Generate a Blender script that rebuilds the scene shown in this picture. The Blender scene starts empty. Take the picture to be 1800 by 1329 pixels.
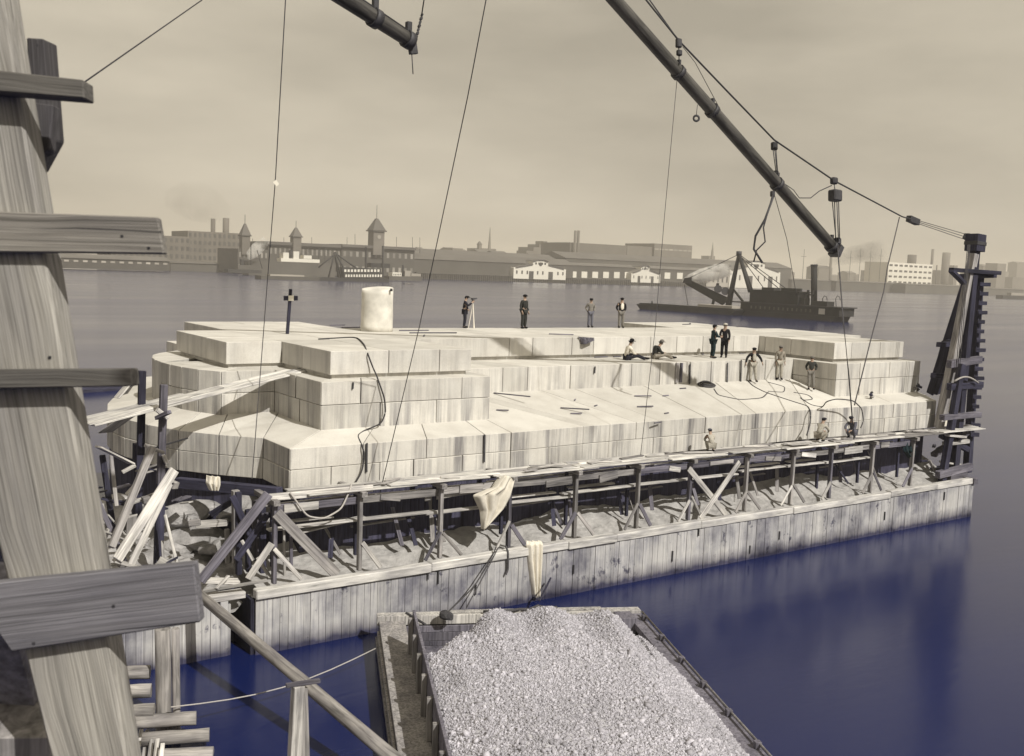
import bpy, bmesh, math, random
import numpy as np
from mathutils import Vector, Matrix
random.seed(7); rng = np.random.default_rng(7)
S = bpy.context.scene
COL = S.collection
# ------------------------------------------------------------------ camera (solved from the vanishing points)
F = 1788.0; CX, CY = 900.0, 664.5; H = 11.9
FW = Vector((0.57458979, 0.81150357, -0.10634159)).normalized()
RT = Vector((0.81787792, -0.57414786, 0.03781457)).normalized()
UP = RT.cross(FW).normalized()
EYE = Vector((0, 0, H))
cam = bpy.data.cameras.new('camera'); camo = bpy.data.objects.new('camera', cam); COL.objects.link(camo)
camo.matrix_world = Matrix(((RT.x, UP.x, -FW.x, 0), (RT.y, UP.y, -FW.y, 0), (RT.z, UP.z, -FW.z, H), (0, 0, 0, 1)))
cam.sensor_fit = 'HORIZONTAL'; cam.sensor_width = 36; cam.lens = 36 * F / 1800
cam.clip_start = 0.05; cam.clip_end = 20000
cam.dof.use_dof = True; cam.dof.focus_distance = 42; cam.dof.aperture_fstop = 6.0
S.camera = camo
def ray(u, v): return FW * F + RT * (u - CX) - UP * (v - CY)
def pz(u, v, z): r = ray(u, v); return EYE + r * ((z - H) / r.z)
def py(u, v, y): r = ray(u, v); return EYE + r * (y / r.y)
def pd(u, v, d): return EYE + ray(u, v) * (d / F)
# ------------------------------------------------------------------ world, sun, exposure
SUN_EL = math.radians(43); SUNV = Vector((-0.12, 0.99, 0)).normalized() * math.cos(SUN_EL) + Vector((0, 0, -math.sin(SUN_EL)))
W = bpy.data.worlds.new('World'); S.world = W; W.use_nodes = True
nt = W.node_tree; nt.nodes.clear()
def nn(t, ty, **kw):
    n = t.nodes.new(ty)
    for k, v in kw.items():
        if hasattr(n, k): setattr(n, k, v)
        else: n.inputs[k].default_value = v
    return n
sky = nn(nt, 'ShaderNodeTexSky', sky_type='NISHITA', sun_disc=False)
sky.sun_elevation = SUN_EL; sky.sun_rotation = math.radians(173); sky.dust_density = 4.0
bw = nn(nt, 'ShaderNodeRGBToBW'); nt.links.new(sky.outputs[0], bw.inputs[0])
tc = nn(nt, 'ShaderNodeTexCoord'); mp = nn(nt, 'ShaderNodeMapping'); mp.inputs['Scale'].default_value = (1.0, 1.0, 3.6)
nt.links.new(tc.outputs['Generated'], mp.inputs[0])
no = nn(nt, 'ShaderNodeTexNoise', Scale=2.1, Detail=6.0, Roughness=0.5); nt.links.new(mp.outputs[0], no.inputs[0])
mr = nn(nt, 'ShaderNodeMapRange'); nt.links.new(no.outputs[0], mr.inputs[0])
mr.inputs[1].default_value = .3; mr.inputs[2].default_value = .7; mr.inputs[3].default_value = 3.6; mr.inputs[4].default_value = 6.5
ad = nn(nt, 'ShaderNodeMath', operation='MULTIPLY_ADD'); nt.links.new(bw.outputs[0], ad.inputs[0]); ad.inputs[1].default_value = .16
nt.links.new(mr.outputs[0], ad.inputs[2])
tint = nn(nt, 'ShaderNodeMix', data_type='RGBA', blend_type='MULTIPLY'); tint.inputs[0].default_value = 1
nt.links.new(ad.outputs[0], tint.inputs[6]); tint.inputs[7].default_value = (1.0, .90, .715, 1)
bg = nn(nt, 'ShaderNodeBackground', Strength=0.1); nt.links.new(tint.outputs[2], bg.inputs[0])
wo = nn(nt, 'ShaderNodeOutputWorld'); nt.links.new(bg.outputs[0], wo.inputs[0])
sl = bpy.data.lights.new('sun', 'SUN'); so = bpy.data.objects.new('sun', sl); COL.objects.link(so)
sl.energy = 4.8; sl.angle = math.radians(0.7); sl.color = (1, .965, .90)
so.rotation_euler = SUNV.to_track_quat('-Z', 'Y').to_euler()
S.view_settings.view_transform = 'Standard'; S.view_settings.look = 'None'; S.view_settings.exposure = 0.0; S.view_settings.gamma = 1
S.cycles.use_denoising = True; S.cycles.max_bounces = 6; S.cycles.volume_bounces = 2
S.cycles.volume_step_rate = 5; S.cycles.caustics_reflective = False; S.cycles.caustics_refractive = False
# ------------------------------------------------------------------ materials
def newmat(name, rough=.8, spec=.3):
    m = bpy.data.materials.new(name); m.use_nodes = True; t = m.node_tree
    b = t.nodes['Principled BSDF']; b.inputs['Roughness'].default_value = rough; b.inputs['Specular IOR Level'].default_value = spec
    return m, t, b
def ramp(t, fac, stops):
    r = t.nodes.new('ShaderNodeValToRGB'); e = r.color_ramp.elements
    while len(e) < len(stops): e.new(.5)
    for x, (p, c) in zip(e, stops): x.position = p; x.color = (*c, 1) if len(c) == 3 else c
    t.links.new(fac, r.inputs[0]); return r.outputs[0]
def noise(t, vec, scale, detail=4, rough=.55, dist=0):
    n = nn(t, 'ShaderNodeTexNoise', Scale=scale, Detail=detail, Roughness=rough, Distortion=dist)
    if vec is not None: t.links.new(vec, n.inputs[0])
    return n.outputs[0]
def mapping(t, vec, sc):
    m = t.nodes.new('ShaderNodeMapping'); m.inputs['Scale'].default_value = sc; t.links.new(vec, m.inputs[0]); return m.outputs[0]
def mul(t, a, b, blend='MULTIPLY', fac=1.0):
    m = nn(t, 'ShaderNodeMix', data_type='RGBA', blend_type=blend)
    for i, x in ((0, fac), (6, a), (7, b)):
        if isinstance(x, (int, float)): m.inputs[i].default_value = x if i == 0 else (x, x, x, 1)
        elif isinstance(x, tuple): m.inputs[i].default_value = (*x, 1)
        else: t.links.new(x, m.inputs[i])
    return m.outputs[2]
def bump(t, b, h, strength=.3, dist=.02):
    n = nn(t, 'ShaderNodeBump', Strength=strength, Distance=dist); t.links.new(h, n.inputs['Height']); t.links.new(n.outputs[0], b.inputs['Normal'])
def objvec(t, offs=True):
    tcn = t.nodes.new('ShaderNodeTexCoord')
    if not offs: return tcn.outputs['Object']
    oi = t.nodes.new('ShaderNodeObjectInfo'); v = nn(t, 'ShaderNodeVectorMath', operation='MULTIPLY_ADD')
    cx = t.nodes.new('ShaderNodeCombineXYZ')
    for i in range(3): t.links.new(oi.outputs['Random'], cx.inputs[i])
    v.inputs[1].default_value = (37, 53, 71); t.links.new(cx.outputs[0], v.inputs[0]); t.links.new(tcn.outputs['Object'], v.inputs[2])
    return v.outputs[0]
def wpos(t): return t.nodes.new('ShaderNodeNewGeometry').outputs['Position']
def objrand(t, lo, hi):
    oi = t.nodes.new('ShaderNodeObjectInfo'); r = nn(t, 'ShaderNodeMapRange'); t.links.new(oi.outputs['Random'], r.inputs[0])
    r.inputs[3].default_value = lo; r.inputs[4].default_value = hi; return r.outputs[0]
def wood(name, c, var=.35, grain=14, spread=.35, rough=.85):
    m, t, b = newmat(name, rough, .2); v = objvec(t)
    g = noise(t, mapping(t, v, (grain, grain, .7)), 1.0, 6, .62, .6)
    d = tuple(x * (1 - spread) for x in c); l = tuple(min(1, x * (1 + spread)) for x in c)
    col = ramp(t, g, [(.28, tuple(x * .45 for x in d)), (.42, d), (.55, c), (.75, l)])
    bl = ramp(t, noise(t, mapping(t, v, (2.2, 2.2, .9)), 1.0, 3), [(.3, (.62, .62, .66)), (.6, (1.05, 1.05, 1.05))])
    col = mul(t, col, bl); col = mul(t, col, objrand(t, 1 - var, 1 + var))
    t.links.new(col, b.inputs['Base Color']); bump(t, b, g, .5, .015); return m
def plain(name, c, rough=.8, var=.15, sc=6, spec=.3, bmp=.1, dist=.02):
    m, t, b = newmat(name, rough, spec); v = objvec(t); n = noise(t, v, sc, 5)
    col = ramp(t, n, [(.3, tuple(x * (1 - var) for x in c)), (.7, tuple(min(1, x * (1 + var)) for x in c))])
    col = mul(t, col, objrand(t, 1 - var, 1 + var)); t.links.new(col, b.inputs['Base Color'])
    if bmp: bump(t, b, n, bmp, dist)
    return m
def stone_mat():
    m, t, b = newmat('granite', .75, .25); p = wpos(t)
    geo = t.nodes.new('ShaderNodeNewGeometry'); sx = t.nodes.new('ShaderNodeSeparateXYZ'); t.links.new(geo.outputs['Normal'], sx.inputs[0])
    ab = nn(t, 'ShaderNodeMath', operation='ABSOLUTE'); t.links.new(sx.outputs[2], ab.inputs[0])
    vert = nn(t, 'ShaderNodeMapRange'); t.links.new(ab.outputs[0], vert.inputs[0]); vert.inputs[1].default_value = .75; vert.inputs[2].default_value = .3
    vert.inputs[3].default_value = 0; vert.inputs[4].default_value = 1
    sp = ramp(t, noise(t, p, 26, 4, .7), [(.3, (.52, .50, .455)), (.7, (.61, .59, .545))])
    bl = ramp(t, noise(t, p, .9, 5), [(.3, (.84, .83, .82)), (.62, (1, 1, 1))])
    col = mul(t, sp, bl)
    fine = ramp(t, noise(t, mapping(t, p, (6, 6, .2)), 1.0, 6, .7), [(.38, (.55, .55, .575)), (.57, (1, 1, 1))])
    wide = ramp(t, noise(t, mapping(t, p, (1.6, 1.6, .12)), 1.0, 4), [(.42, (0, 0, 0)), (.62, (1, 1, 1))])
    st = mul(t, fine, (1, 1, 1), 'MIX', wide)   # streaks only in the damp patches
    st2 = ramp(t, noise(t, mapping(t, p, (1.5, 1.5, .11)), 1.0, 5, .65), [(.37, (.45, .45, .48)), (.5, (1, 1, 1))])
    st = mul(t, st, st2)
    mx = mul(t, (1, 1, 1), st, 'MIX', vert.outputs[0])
    # damp lower courses
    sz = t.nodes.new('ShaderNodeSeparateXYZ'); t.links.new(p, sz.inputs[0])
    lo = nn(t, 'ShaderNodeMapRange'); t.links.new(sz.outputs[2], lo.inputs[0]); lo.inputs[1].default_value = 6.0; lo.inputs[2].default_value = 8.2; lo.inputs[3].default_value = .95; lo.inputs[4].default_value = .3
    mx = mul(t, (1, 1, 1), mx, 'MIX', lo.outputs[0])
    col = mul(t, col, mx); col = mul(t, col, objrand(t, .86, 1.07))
    t.links.new(col, b.inputs['Base Color']); bump(t, b, noise(t, p, 30, 5, .7), .45, .02); return m
def sheet_mat():
    m, t, b = newmat('sheeting', .85, .2); p = wpos(t); v = objvec(t)
    g = noise(t, mapping(t, v, (16, 16, .6)), 1.0, 5, .6, .4)
    col = ramp(t, g, [(.26, (.2, .2, .225)), (.42, (.33, .325, .33)), (.7, (.43, .425, .42))])
    bl = ramp(t, noise(t, mapping(t, p, (.55, .55, .5)), 1.0, 5, .6), [(.36, (.40, .40, .47)), (.5, (.9, .9, .92)), (.64, (1.25, 1.24, 1.2))])
    col = mul(t, col, bl)
    spots = ramp(t, noise(t, mapping(t, p, (1.7, 1.7, 1.3)), 1.0, 4, .7), [(.32, (.25, .25, .33)), (.4, (1, 1, 1))])
    col = mul(t, col, spots)
    sz = t.nodes.new('ShaderNodeSeparateXYZ'); t.links.new(p, sz.inputs[0])
    a = nn(t, 'ShaderNodeMath', operation='MULTIPLY_ADD'); t.links.new(noise(t, mapping(t, p, (2, 2, .3)), 1.0, 3), a.inputs[0]); a.inputs[1].default_value = .5; t.links.new(sz.outputs[2], a.inputs[2])
    tide = ramp(t, a.outputs[0], [(.36, (.13, .13, .22)), (.52, (.5, .49, .53)), (.9, (1, 1, 1))])
    col = mul(t, col, tide); col = mul(t, col, objrand(t, .86, 1.1))
    t.links.new(col, b.inputs['Base Color']); bump(t, b, g, .5, .012); return m
def water_mat():
    m, t, b = newmat('river_water', .12, .5); p = wpos(t)
    b.inputs['IOR'].default_value = 1.33
    n1 = noise(t, mapping(t, p, (.16, .55, 1)), 1.0, 6, .6); n2 = noise(t, mapping(t, p, (1.3, 2.6, 1)), 1.0, 4, .55)
    col = ramp(t, noise(t, mapping(t, p, (.02, .07, 1)), 1.0, 5, .6), [(.35, (.004, .009, .054)), (.65, (.006, .012, .068))])
    t.links.new(col, b.inputs['Base Color'])
    rg = ramp(t, noise(t, mapping(t, p, (.006, .03, 1)), 1.0, 4), [(.35, (.15, .15, .15)), (.65, (.22, .22, .22))]); t.links.new(rg, b.inputs['Roughness'])
    a = nn(t, 'ShaderNodeMath', operation='MULTIPLY_ADD'); t.links.new(n2, a.inputs[0]); a.inputs[1].default_value = .25; t.links.new(n1, a.inputs[2])
    bump(t, b, a.outputs[0], .10, .12); return m
def fore_mat(name, c, dark=1.0):
    m, t, b = newmat(name, .8, .2); v = objvec(t)
    # knots: sparse cells, the grain bends round them
    kv = t.nodes.new('ShaderNodeTexVoronoi'); t.links.new(mapping(t, v, (3.6, 3.6, 1.5)), kv.inputs[0]); kv.inputs['Scale'].default_value = 1.0
    bend = nn(t, 'ShaderNodeMapRange'); t.links.new(kv.outputs['Distance'], bend.inputs[0]); bend.inputs[2].default_value = .4; bend.inputs[3].default_value = .55; bend.inputs[4].default_value = 0
    w = noise(t, mapping(t, v, (2.2, 2.2, .8)), 1.0, 3, .5)
    sm = nn(t, 'ShaderNodeMath', operation='MULTIPLY_ADD'); t.links.new(w, sm.inputs[0]); sm.inputs[1].default_value = .9; t.links.new(bend.outputs[0], sm.inputs[2])
    cx = t.nodes.new('ShaderNodeCombineXYZ'); t.links.new(sm.outputs[0], cx.inputs[0])
    vs = nn(t, 'ShaderNodeVectorMath', operation='MULTIPLY_ADD'); t.links.new(cx.outputs[0], vs.inputs[0]); vs.inputs[1].default_value = (.055, 0, 0); t.links.new(v, vs.inputs[2])
    g1 = noise(t, mapping(t, vs.outputs[0], (95, 60, .7)), 1.0, 6, .68); g2 = noise(t, mapping(t, vs.outputs[0], (170, 120, 2.0)), 1.0, 3, .6)
    col = ramp(t, g1, [(.32, tuple(q * .5 for q in c)), (.44, tuple(q * .82 for q in c)), (.55, c), (.7, tuple(min(1, q * 1.2) for q in c))])
    col = mul(t, col, ramp(t, g2, [(.35, (.72, .71, .7)), (.6, (1.06, 1.06, 1.06))]))
    col = mul(t, col, ramp(t, kv.outputs['Distance'], [(.035, (.16, .15, .15)), (.075, (.5, .48, .46)), (.1, (.36, .34, .33)), (.17, (1, 1, 1))]))
    col = mul(t, col, ramp(t, noise(t, mapping(t, v, (5, 5, .8)), 1.0, 5, .6), [(.3, (.6, .6, .63)), (.6, (1.06, 1.06, 1.04))]))
    crack = ramp(t, noise(t, mapping(t, vs.outputs[0], (34, 24, .4)), 1.0, 3, .55, .3), [(.29, (.18, .18, .2)), (.32, (1, 1, 1))]); col = mul(t, col, crack)
    col = mul(t, col, dark); t.links.new(col, b.inputs['Base Color'])
    hh = nn(t, 'ShaderNodeMath', operation='ADD'); t.links.new(g1, hh.inputs[0]); t.links.new(g2, hh.inputs[1]); bump(t, b, hh.outputs[0], .6, .004)
    return m
M = {}
M['stone'] = stone_mat(); M['sheet'] = sheet_mat(); M['water'] = water_mat()
M['plank'] = wood('pale_plank', (.50, .48, .45), .3)
M['deck'] = wood('bleached_plank', (.62, .60, .56), .22)
M['plank_mid'] = wood('grey_plank', (.28, .265, .255), .3)
M['timber'] = wood('weathered_timber', (.14, .132, .155), .35)
M['dark'] = wood('dark_timber', (.042, .041, .066), .3)
M['log'] = wood('bark_log', (.33, .31, .29), .25, 9)
M['cap'] = wood('cap_timber', (.50, .485, .46), .12, 8, .22)
M['fore'] = fore_mat('foreground_timber', (.34, .325, .30))
M['cleat'] = fore_mat('cleat_timber', (.24, .225, .205))
M['cleat_mid'] = fore_mat('grey_cleat_timber', (.125, .118, .11))
M['cleat_blue'] = fore_mat('blue_grey_cleat_timber', (.19, .185, .205))
M['cleat_dark'] = fore_mat('dark_cleat_timber', (.085, .08, .085))
M['mottled'] = plain('mottled_timber', (.15, .145, .17), .9, .5, 22, .2, .5)
M['concrete'] = plain('rough_concrete', (.33, .32, .31), .95, .22, 3.2, .2, .9, .12)
M['rock'] = plain('rubble_concrete', (.30, .29, .285), .95, .3, 2.4, .2, 1.0, .2)
M['core'] = plain('core_concrete', (.2, .19, .18), .95, .2, 4)
M['form'] = wood('shade_dark_formwork', (.052, .05, .078), .2)  # form boards; the shade under the scaffold is put into this dark colour
M['gravel'] = plain('gravel_stone', (.36, .355, .375), .9, .32, 9, .2, .3)
M['iron'] = plain('dark_iron', (.035, .034, .038), .6, .3, 8, .4)
M['rope'] = plain('rope', (.055, .052, .055), .9, .3, 20)
M['rope_light'] = plain('pale_rope', (.34, .32, .3), .9, .2, 20)
M['spar'] = wood('varnished_spar', (.085, .08, .072), .1, 9, .4, .5)
M['canvas'] = plain('canvas', (.62, .58, .50), .9, .12, 3, .2, .4, .05)
M['white'] = plain('white_paint', (.70, .66, .56), .7, .08, 2, .3, .05)
M['skin'] = plain('skin', (.34, .24, .18), .7, .1)
for n, c in dict(navy=(.022, .022, .03), black=(.012, .012, .014), olive=(.035, .036, .034), greyc=(.15, .14, .125), lightc=(.33, .31, .265), shirt=(.6, .56, .48), denim=(.10, .10, .12), teal=(.02, .035, .04), tan=(.26, .235, .195)).items():
    M[n] = plain('cloth_' + n, c, .95, .2, 12, .1, .3)
M['far_dark'] = plain('far_dark_wall', (.065, .06, .052), .9, .2, .05)
M['far_mid'] = plain('far_brick', (.12, .108, .092), .9, .15, .05)
M['far_pane'] = plain('far_pale_window', (.2, .185, .16), .6, .2, .05)
M['far_roof'] = plain('far_roof', (.10, .092, .082), .9, .15, .05)
M['far_light'] = plain('far_pale_wall', (.30, .275, .235), .9, .15, .05)
M['far_white'] = plain('far_white_wall', (.62, .59, .51), .8, .05, .05)
M['far_glass'] = plain('far_window', (.045, .042, .04), .4, .2, .05, .5)
M['hull'] = plain('black_hull', (.025, .024, .024), .7, .3, .3)
M['ground'] = plain('far_ground', (.10, .092, .08), .95, .3, .02)
# ------------------------------------------------------------------ builders
def tag(o, label, cat, group=None, kind=None):
    o['label'] = label
    if cat: o['category'] = cat
    if group: o['group'] = group
    if kind: o['kind'] = kind
    return o
def thing(name, label, cat, loc=(0, 0, 0), group=None):
    o = bpy.data.objects.new(name, None); COL.objects.link(o); o.location = loc; o.empty_display_size = .3
    return tag(o, label, cat, group)
def wmat(o):   # world matrix without a depsgraph update
    m = Matrix.LocRotScale(o.location, o.rotation_euler, o.scale) if o.parent is None else None
    return m if m is not None else wmat(o.parent) @ o.matrix_parent_inverse @ o.matrix_basis
def setparent(o, p):
    if p is not None:
        o.parent = p; o.matrix_parent_inverse = wmat(p).inverted()
def mobj(name, me, mat, parent=None, mw=None):
    o = bpy.data.objects.new(name, me); COL.objects.link(o)
    if mat is not None and len(me.materials) == 0: me.materials.append(mat)
    if mw is not None: o.matrix_basis = mw
    setparent(o, parent); return o
def frame(A, B, roll=Vector((0, 0, 1))):
    A, B = Vector(A), Vector(B); z = (B - A).normalized()
    if abs(z.dot(roll)) > .98: roll = Vector((0, 1, 0)) if abs(z.y) < .9 else Vector((1, 0, 0))
    y = (roll - z * roll.dot(z)).normalized(); x = y.cross(z)
    return Matrix(((x.x, y.x, z.x, A.x), (x.y, y.y, z.y, A.y), (x.z, y.z, z.z, A.z), (0, 0, 0, 1))), (B - A).length
def bev(bm, off):
    bmesh.ops.bevel(bm, geom=list(bm.edges), offset=off, segments=1, affect='EDGES', profile=.5)
def beam(name, A, B, w, h, mat, parent=None, roll=Vector((0, 0, 1)), bevel=.012, jit=.0):
    """timber from A to B, w across, h along roll; local z runs along the grain"""
    Mx, L = frame(A, B, roll); bm = bmesh.new(); vs = []
    for zz in (0, L):
        for sx, sy in ((-1, -1), (1, -1), (1, 1), (-1, 1)):
            vs.append(bm.verts.new((sx * w / 2 * (1 + random.uniform(-jit, jit)), sy * h / 2 * (1 + random.uniform(-jit, jit)), zz + random.uniform(-jit, jit) * w)))
    for f in ((3, 2, 1, 0), (4, 5, 6, 7), (0, 1, 5, 4), (1, 2, 6, 5), (2, 3, 7, 6), (3, 0, 4, 7)): bm.faces.new([vs[i] for i in f])
    if bevel: bev(bm, min(bevel, w * .2, h * .2))
    me = bpy.data.meshes.new(name); bm.to_mesh(me); bm.free()
    return mobj(name, me, mat, parent, Mx)
def tube(name, pts, r, mat, parent=None, n=7, r2=None, cap=True, noise_=0):
    pts = [Vector(p) for p in pts]; o0 = pts[0]; bm = bmesh.new(); rings = []; up0 = Vector((0.3, .2, 1)).normalized()
    for i, p in enumerate(pts):
        d = (pts[min(i + 1, len(pts) - 1)] - pts[max(i - 1, 0)]).normalized()
        a = d.cross(up0)
        if a.length < .05: a = d.cross(Vector((1, .1, 0)))
        a.normalize(); b = d.cross(a); rr = r if r2 is None else r + (r2 - r) * i / (len(pts) - 1)
        rings.append([bm.verts.new(p - o0 + (a * math.cos(2 * math.pi * k / n) + b * math.sin(2 * math.pi * k / n)) * rr * (1 + random.uniform(-noise_, noise_))) for k in range(n)])
    for i in range(len(rings) - 1):
        for k in range(n): f = bm.faces.new((rings[i][k], rings[i][(k + 1) % n], rings[i + 1][(k + 1) % n], rings[i + 1][k])); f.smooth = True
    if cap: bm.faces.new(rings[0][::-1]); bm.faces.new(rings[-1])
    bmesh.ops.recalc_face_normals(bm, faces=bm.faces)
    me = bpy.data.meshes.new(name); bm.to_mesh(me); bm.free()
    return mobj(name, me, mat, parent, Matrix.Translation(o0))
def logm(name, A, B, r, mat, parent=None, r2=None, n=10):
    Mx, L = frame(A, B); pts = [(0, 0, L * k / 5) for k in range(6)]
    bm = bmesh.new(); rings = []
    for i, p in enumerate(pts):
        rr = r if r2 is None else r + (r2 - r) * i / 5
        rings.append([bm.verts.new((math.cos(2 * math.pi * k / n) * rr * random.uniform(.93, 1.06), math.sin(2 * math.pi * k / n) * rr * random.uniform(.93, 1.06), p[2])) for k in range(n)])
    for i in range(5):
        for k in range(n): f = bm.faces.new((rings[i][k], rings[i][(k + 1) % n], rings[i + 1][(k + 1) % n], rings[i + 1][k])); f.smooth = True
    bm.faces.new(rings[0][::-1]); bm.faces.new(rings[-1])
    me = bpy.data.meshes.new(name); bm.to_mesh(me); bm.free(); return mobj(name, me, mat, parent, Mx)
def hexa(name, pts, mat, parent=None, bevel=.0, gap=0):
    """8 points: bottom 4 (ccw), top 4"""
    c = sum((Vector(p) for p in pts), Vector()) / 8; bm = bmesh.new()
    vs = [bm.verts.new(Vector(p) - c) for p in pts]
    for f in ((3, 2, 1, 0), (4, 5, 6, 7), (0, 1, 5, 4), (1, 2, 6, 5), (2, 3, 7, 6), (3, 0, 4, 7)): bm.faces.new([vs[i] for i in f])
    bmesh.ops.recalc_face_normals(bm, faces=bm.faces)
    if bevel: bev(bm, bevel)
    me = bpy.data.meshes.new(name); bm.to_mesh(me); bm.free(); return mobj(name, me, mat, parent, Matrix.Translation(c))
def box(name, lo, hi, mat, parent=None, bevel=0):
    (a, b, c), (d, e, f) = lo, hi
    return hexa(name, [(a, b, c), (d, b, c), (d, e, c), (a, e, c), (a, b, f), (d, b, f), (d, e, f), (a, e, f)], mat, parent, bevel)
def prismpoly(name, poly, z0, z1, mat, parent=None, bevel=0):
    c = Vector((poly[0][0], poly[0][1], z0)); bm = bmesh.new()
    lo = [bm.verts.new((x - c.x, y - c.y, 0)) for x, y in poly]; hi = [bm.verts.new((x - c.x, y - c.y, z1 - z0)) for x, y in poly]
    bm.faces.new(lo[::-1]); bm.faces.new(hi); n = len(poly)
    for i in range(n): bm.faces.new((lo[i], lo[(i + 1) % n], hi[(i + 1) % n], hi[i]))
    bmesh.ops.recalc_face_normals(bm, faces=bm.faces)
    if bevel: bev(bm, bevel)
    me = bpy.data.meshes.new(name); bm.to_mesh(me); bm.free(); return mobj(name, me, mat, parent, Matrix.Translation(c))
def gridmesh(name, X, Y, Z, mat, parent=None, smooth=True):
    ny, nx = X.shape; co = np.stack([X, Y, Z], -1).reshape(-1, 3); o0 = co[0].copy(); co = co - o0
    idx = np.arange(ny * nx).reshape(ny, nx)
    q = np.stack([idx[:-1, :-1], idx[:-1, 1:], idx[1:, 1:], idx[1:, :-1]], -1).reshape(-1, 4)
    me = bpy.data.meshes.new(name); me.from_pydata(co.tolist(), [], q.tolist())
    if smooth: me.polygons.foreach_set('use_smooth', [True] * len(me.polygons))
    return mobj(name, me, mat, parent, Matrix.Translation(Vector(o0)))
def smooth_noise(x, y, seed, octs=3):
    r = np.random.default_rng(seed); out = np.zeros_like(x)
    for o in range(octs):
        for k in range(5):
            a = r.uniform(0, 2 * math.pi); ph = r.uniform(0, 6.28); fq = 2 ** o * r.uniform(.7, 1.4)
            out += np.sin((x * math.cos(a) + y * math.sin(a)) * fq + ph) / (5 * 1.7 ** o)
    return out
# ================================================================== SETTING: water, far shore
me = bpy.data.meshes.new('river'); me.from_pydata([(-580, -280, 0), (3980, -280, 0), (3980, 3980, 0), (-580, 3980, 0)], [], [(0, 1, 2, 3)])
o = mobj('river', me, M['water']); o['kind'] = 'structure'; o['label'] = 'wide hazy river'
me = bpy.data.meshes.new('far_shore')
sh = [(-580, 880), (60, 860), (300, 850), (330, 805), (640, 850), (900, 820), (1000, 845), (1300, 850), (2200, 760), (3980, 700)]
vv = [(x, y, -1) for x, y in sh] + [(x, y, 1.6) for x, y in sh] + [(3980, 3980, 1.6), (-580, 3980, 1.6)]
n = len(sh); me.from_pydata(vv, [], [(i, i + 1, n + i + 1, n + i) for i in range(n - 1)] + [tuple(range(n, 2 * n)) + (2 * n, 2 * n + 1)])
o = mobj('far_shore', me, M['ground']); o['kind'] = 'structure'; o['label'] = 'low far bank of the river'
# ================================================================== BRIDGE PIER
pier = thing('bridge_pier', 'stepped pale granite bridge pier under construction in the river', 'pier', (32.15, 40.9, 0))
GAP = .016
MX, MY = 32.15, 40.9
def mir(p): return (2 * MX - p[0], p[1])
def cuts(L, lens):
    n = max(1, round(L / lens)); w = [random.uniform(.7, 1.3) for _ in range(n)]; s = sum(w); a = 0; out = [0]
    for q in w: a += q / s; out.append(a)
    out[-1] = 1; return out
def course(outer, inner, zb, zo, zi, lens, name='stone_block', fr=None):
    """blocks between two paired polylines; zo/zi are top heights at the outer / inner line"""
    for i in range(len(outer) - 1):
        a, b = Vector(outer[i]), Vector(outer[i + 1]); c, d = Vector(inner[i]), Vector(inner[i + 1]); L = (b - a).length
        if L < .05 or (fr and fr.get(i) == 'skip'): continue
        cs = fr[i] if fr and fr.get(i) else cuts(L, lens); g = GAP / L
        for k in range(len(cs) - 1):
            s, e = cs[k] + g, cs[k + 1] - g
            p, q, r, t = a.lerp(b, s), a.lerp(b, e), c.lerp(d, e), c.lerp(d, s)
            pr = random.uniform(-.012, .012); nrm = Vector(((b - a).y, -(b - a).x)).normalized() * pr; p = p + nrm; q = q + nrm
            z1, z2 = zi[i] + (zi[i + 1] - zi[i]) * s, zi[i] + (zi[i + 1] - zi[i]) * e
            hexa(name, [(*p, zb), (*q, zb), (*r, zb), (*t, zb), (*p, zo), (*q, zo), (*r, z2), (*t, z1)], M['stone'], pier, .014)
# --- tier 1 : outer edge, left half front then mirrored
nose1 = [(9.74, 39.9), (9.86, 38.6), (10.25, 37.0), (10.85, 35.4), (11.82, 34.05), (12.95, 32.85)]
inn1 = [(11.75, 39.9), (11.75, 39.1), (11.9, 38.2), (12.2, 37.0), (12.9, 36.2), (14.9, 36.2)]
frontL = [(12.95, 30.55), (21.7, 30.55), (25.3, 30.72)]; innL = [(14.9, 32.2), (21.5, 32.2), (21.8, 34.9)]
# (outer, inner, zinner)
O = nose1 + frontL + [(39.0, 30.72), (42.6, 30.55), (49.1, 30.55), (51.0, 32.4)] + [mir(p) for p in nose1[::-1][1:]]
I = inn1 + innL + [(42.4, 34.9), (42.8, 32.2), (49.4, 32.2), (49.4, 36.2)] + [mir(p) for p in inn1[::-1][1:]]
ZI = [6.25] * 6 + [6.19, 6.19, 6.82] + [6.82, 6.19, 6.19, 6.25] + [6.25] * 5
def fy(p): x, y = p; return (x, (79.8 if x < 12.94 or x > 51.36 else 81.8) - y)
def wj(us, y, v=700): return [py(u, v, y).x for u in us]
xs = wj([638, 750, 852], 30.55, 780); f6 = [0] + [(x - 12.95) / 8.75 for x in xs if 12.95 < x < 21.5] + [1]
xs = wj([988, 1044, 1119, 1158, 1240, 1328], 30.72, 745); f8 = [0] + [(x - 25.3) / 13.7 for x in xs if 25.5 < x < 38.8] + [1]
course(O, I, 5.155, 5.85, ZI, 2.6, fr={6: f6, 8: f8})
I0 = [Vector(p).lerp(Vector(q), .45) for p, q in zip(O, I)]
course(O, I0, 4.43, 5.14, [5.14] * len(O), 1.9)
backO = [fy(p) for p in O[::-1]]; backI = [fy(p) for p in I[::-1]]
course(backO, backI, 4.43, 5.85, ZI[::-1], 5.0)
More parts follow.
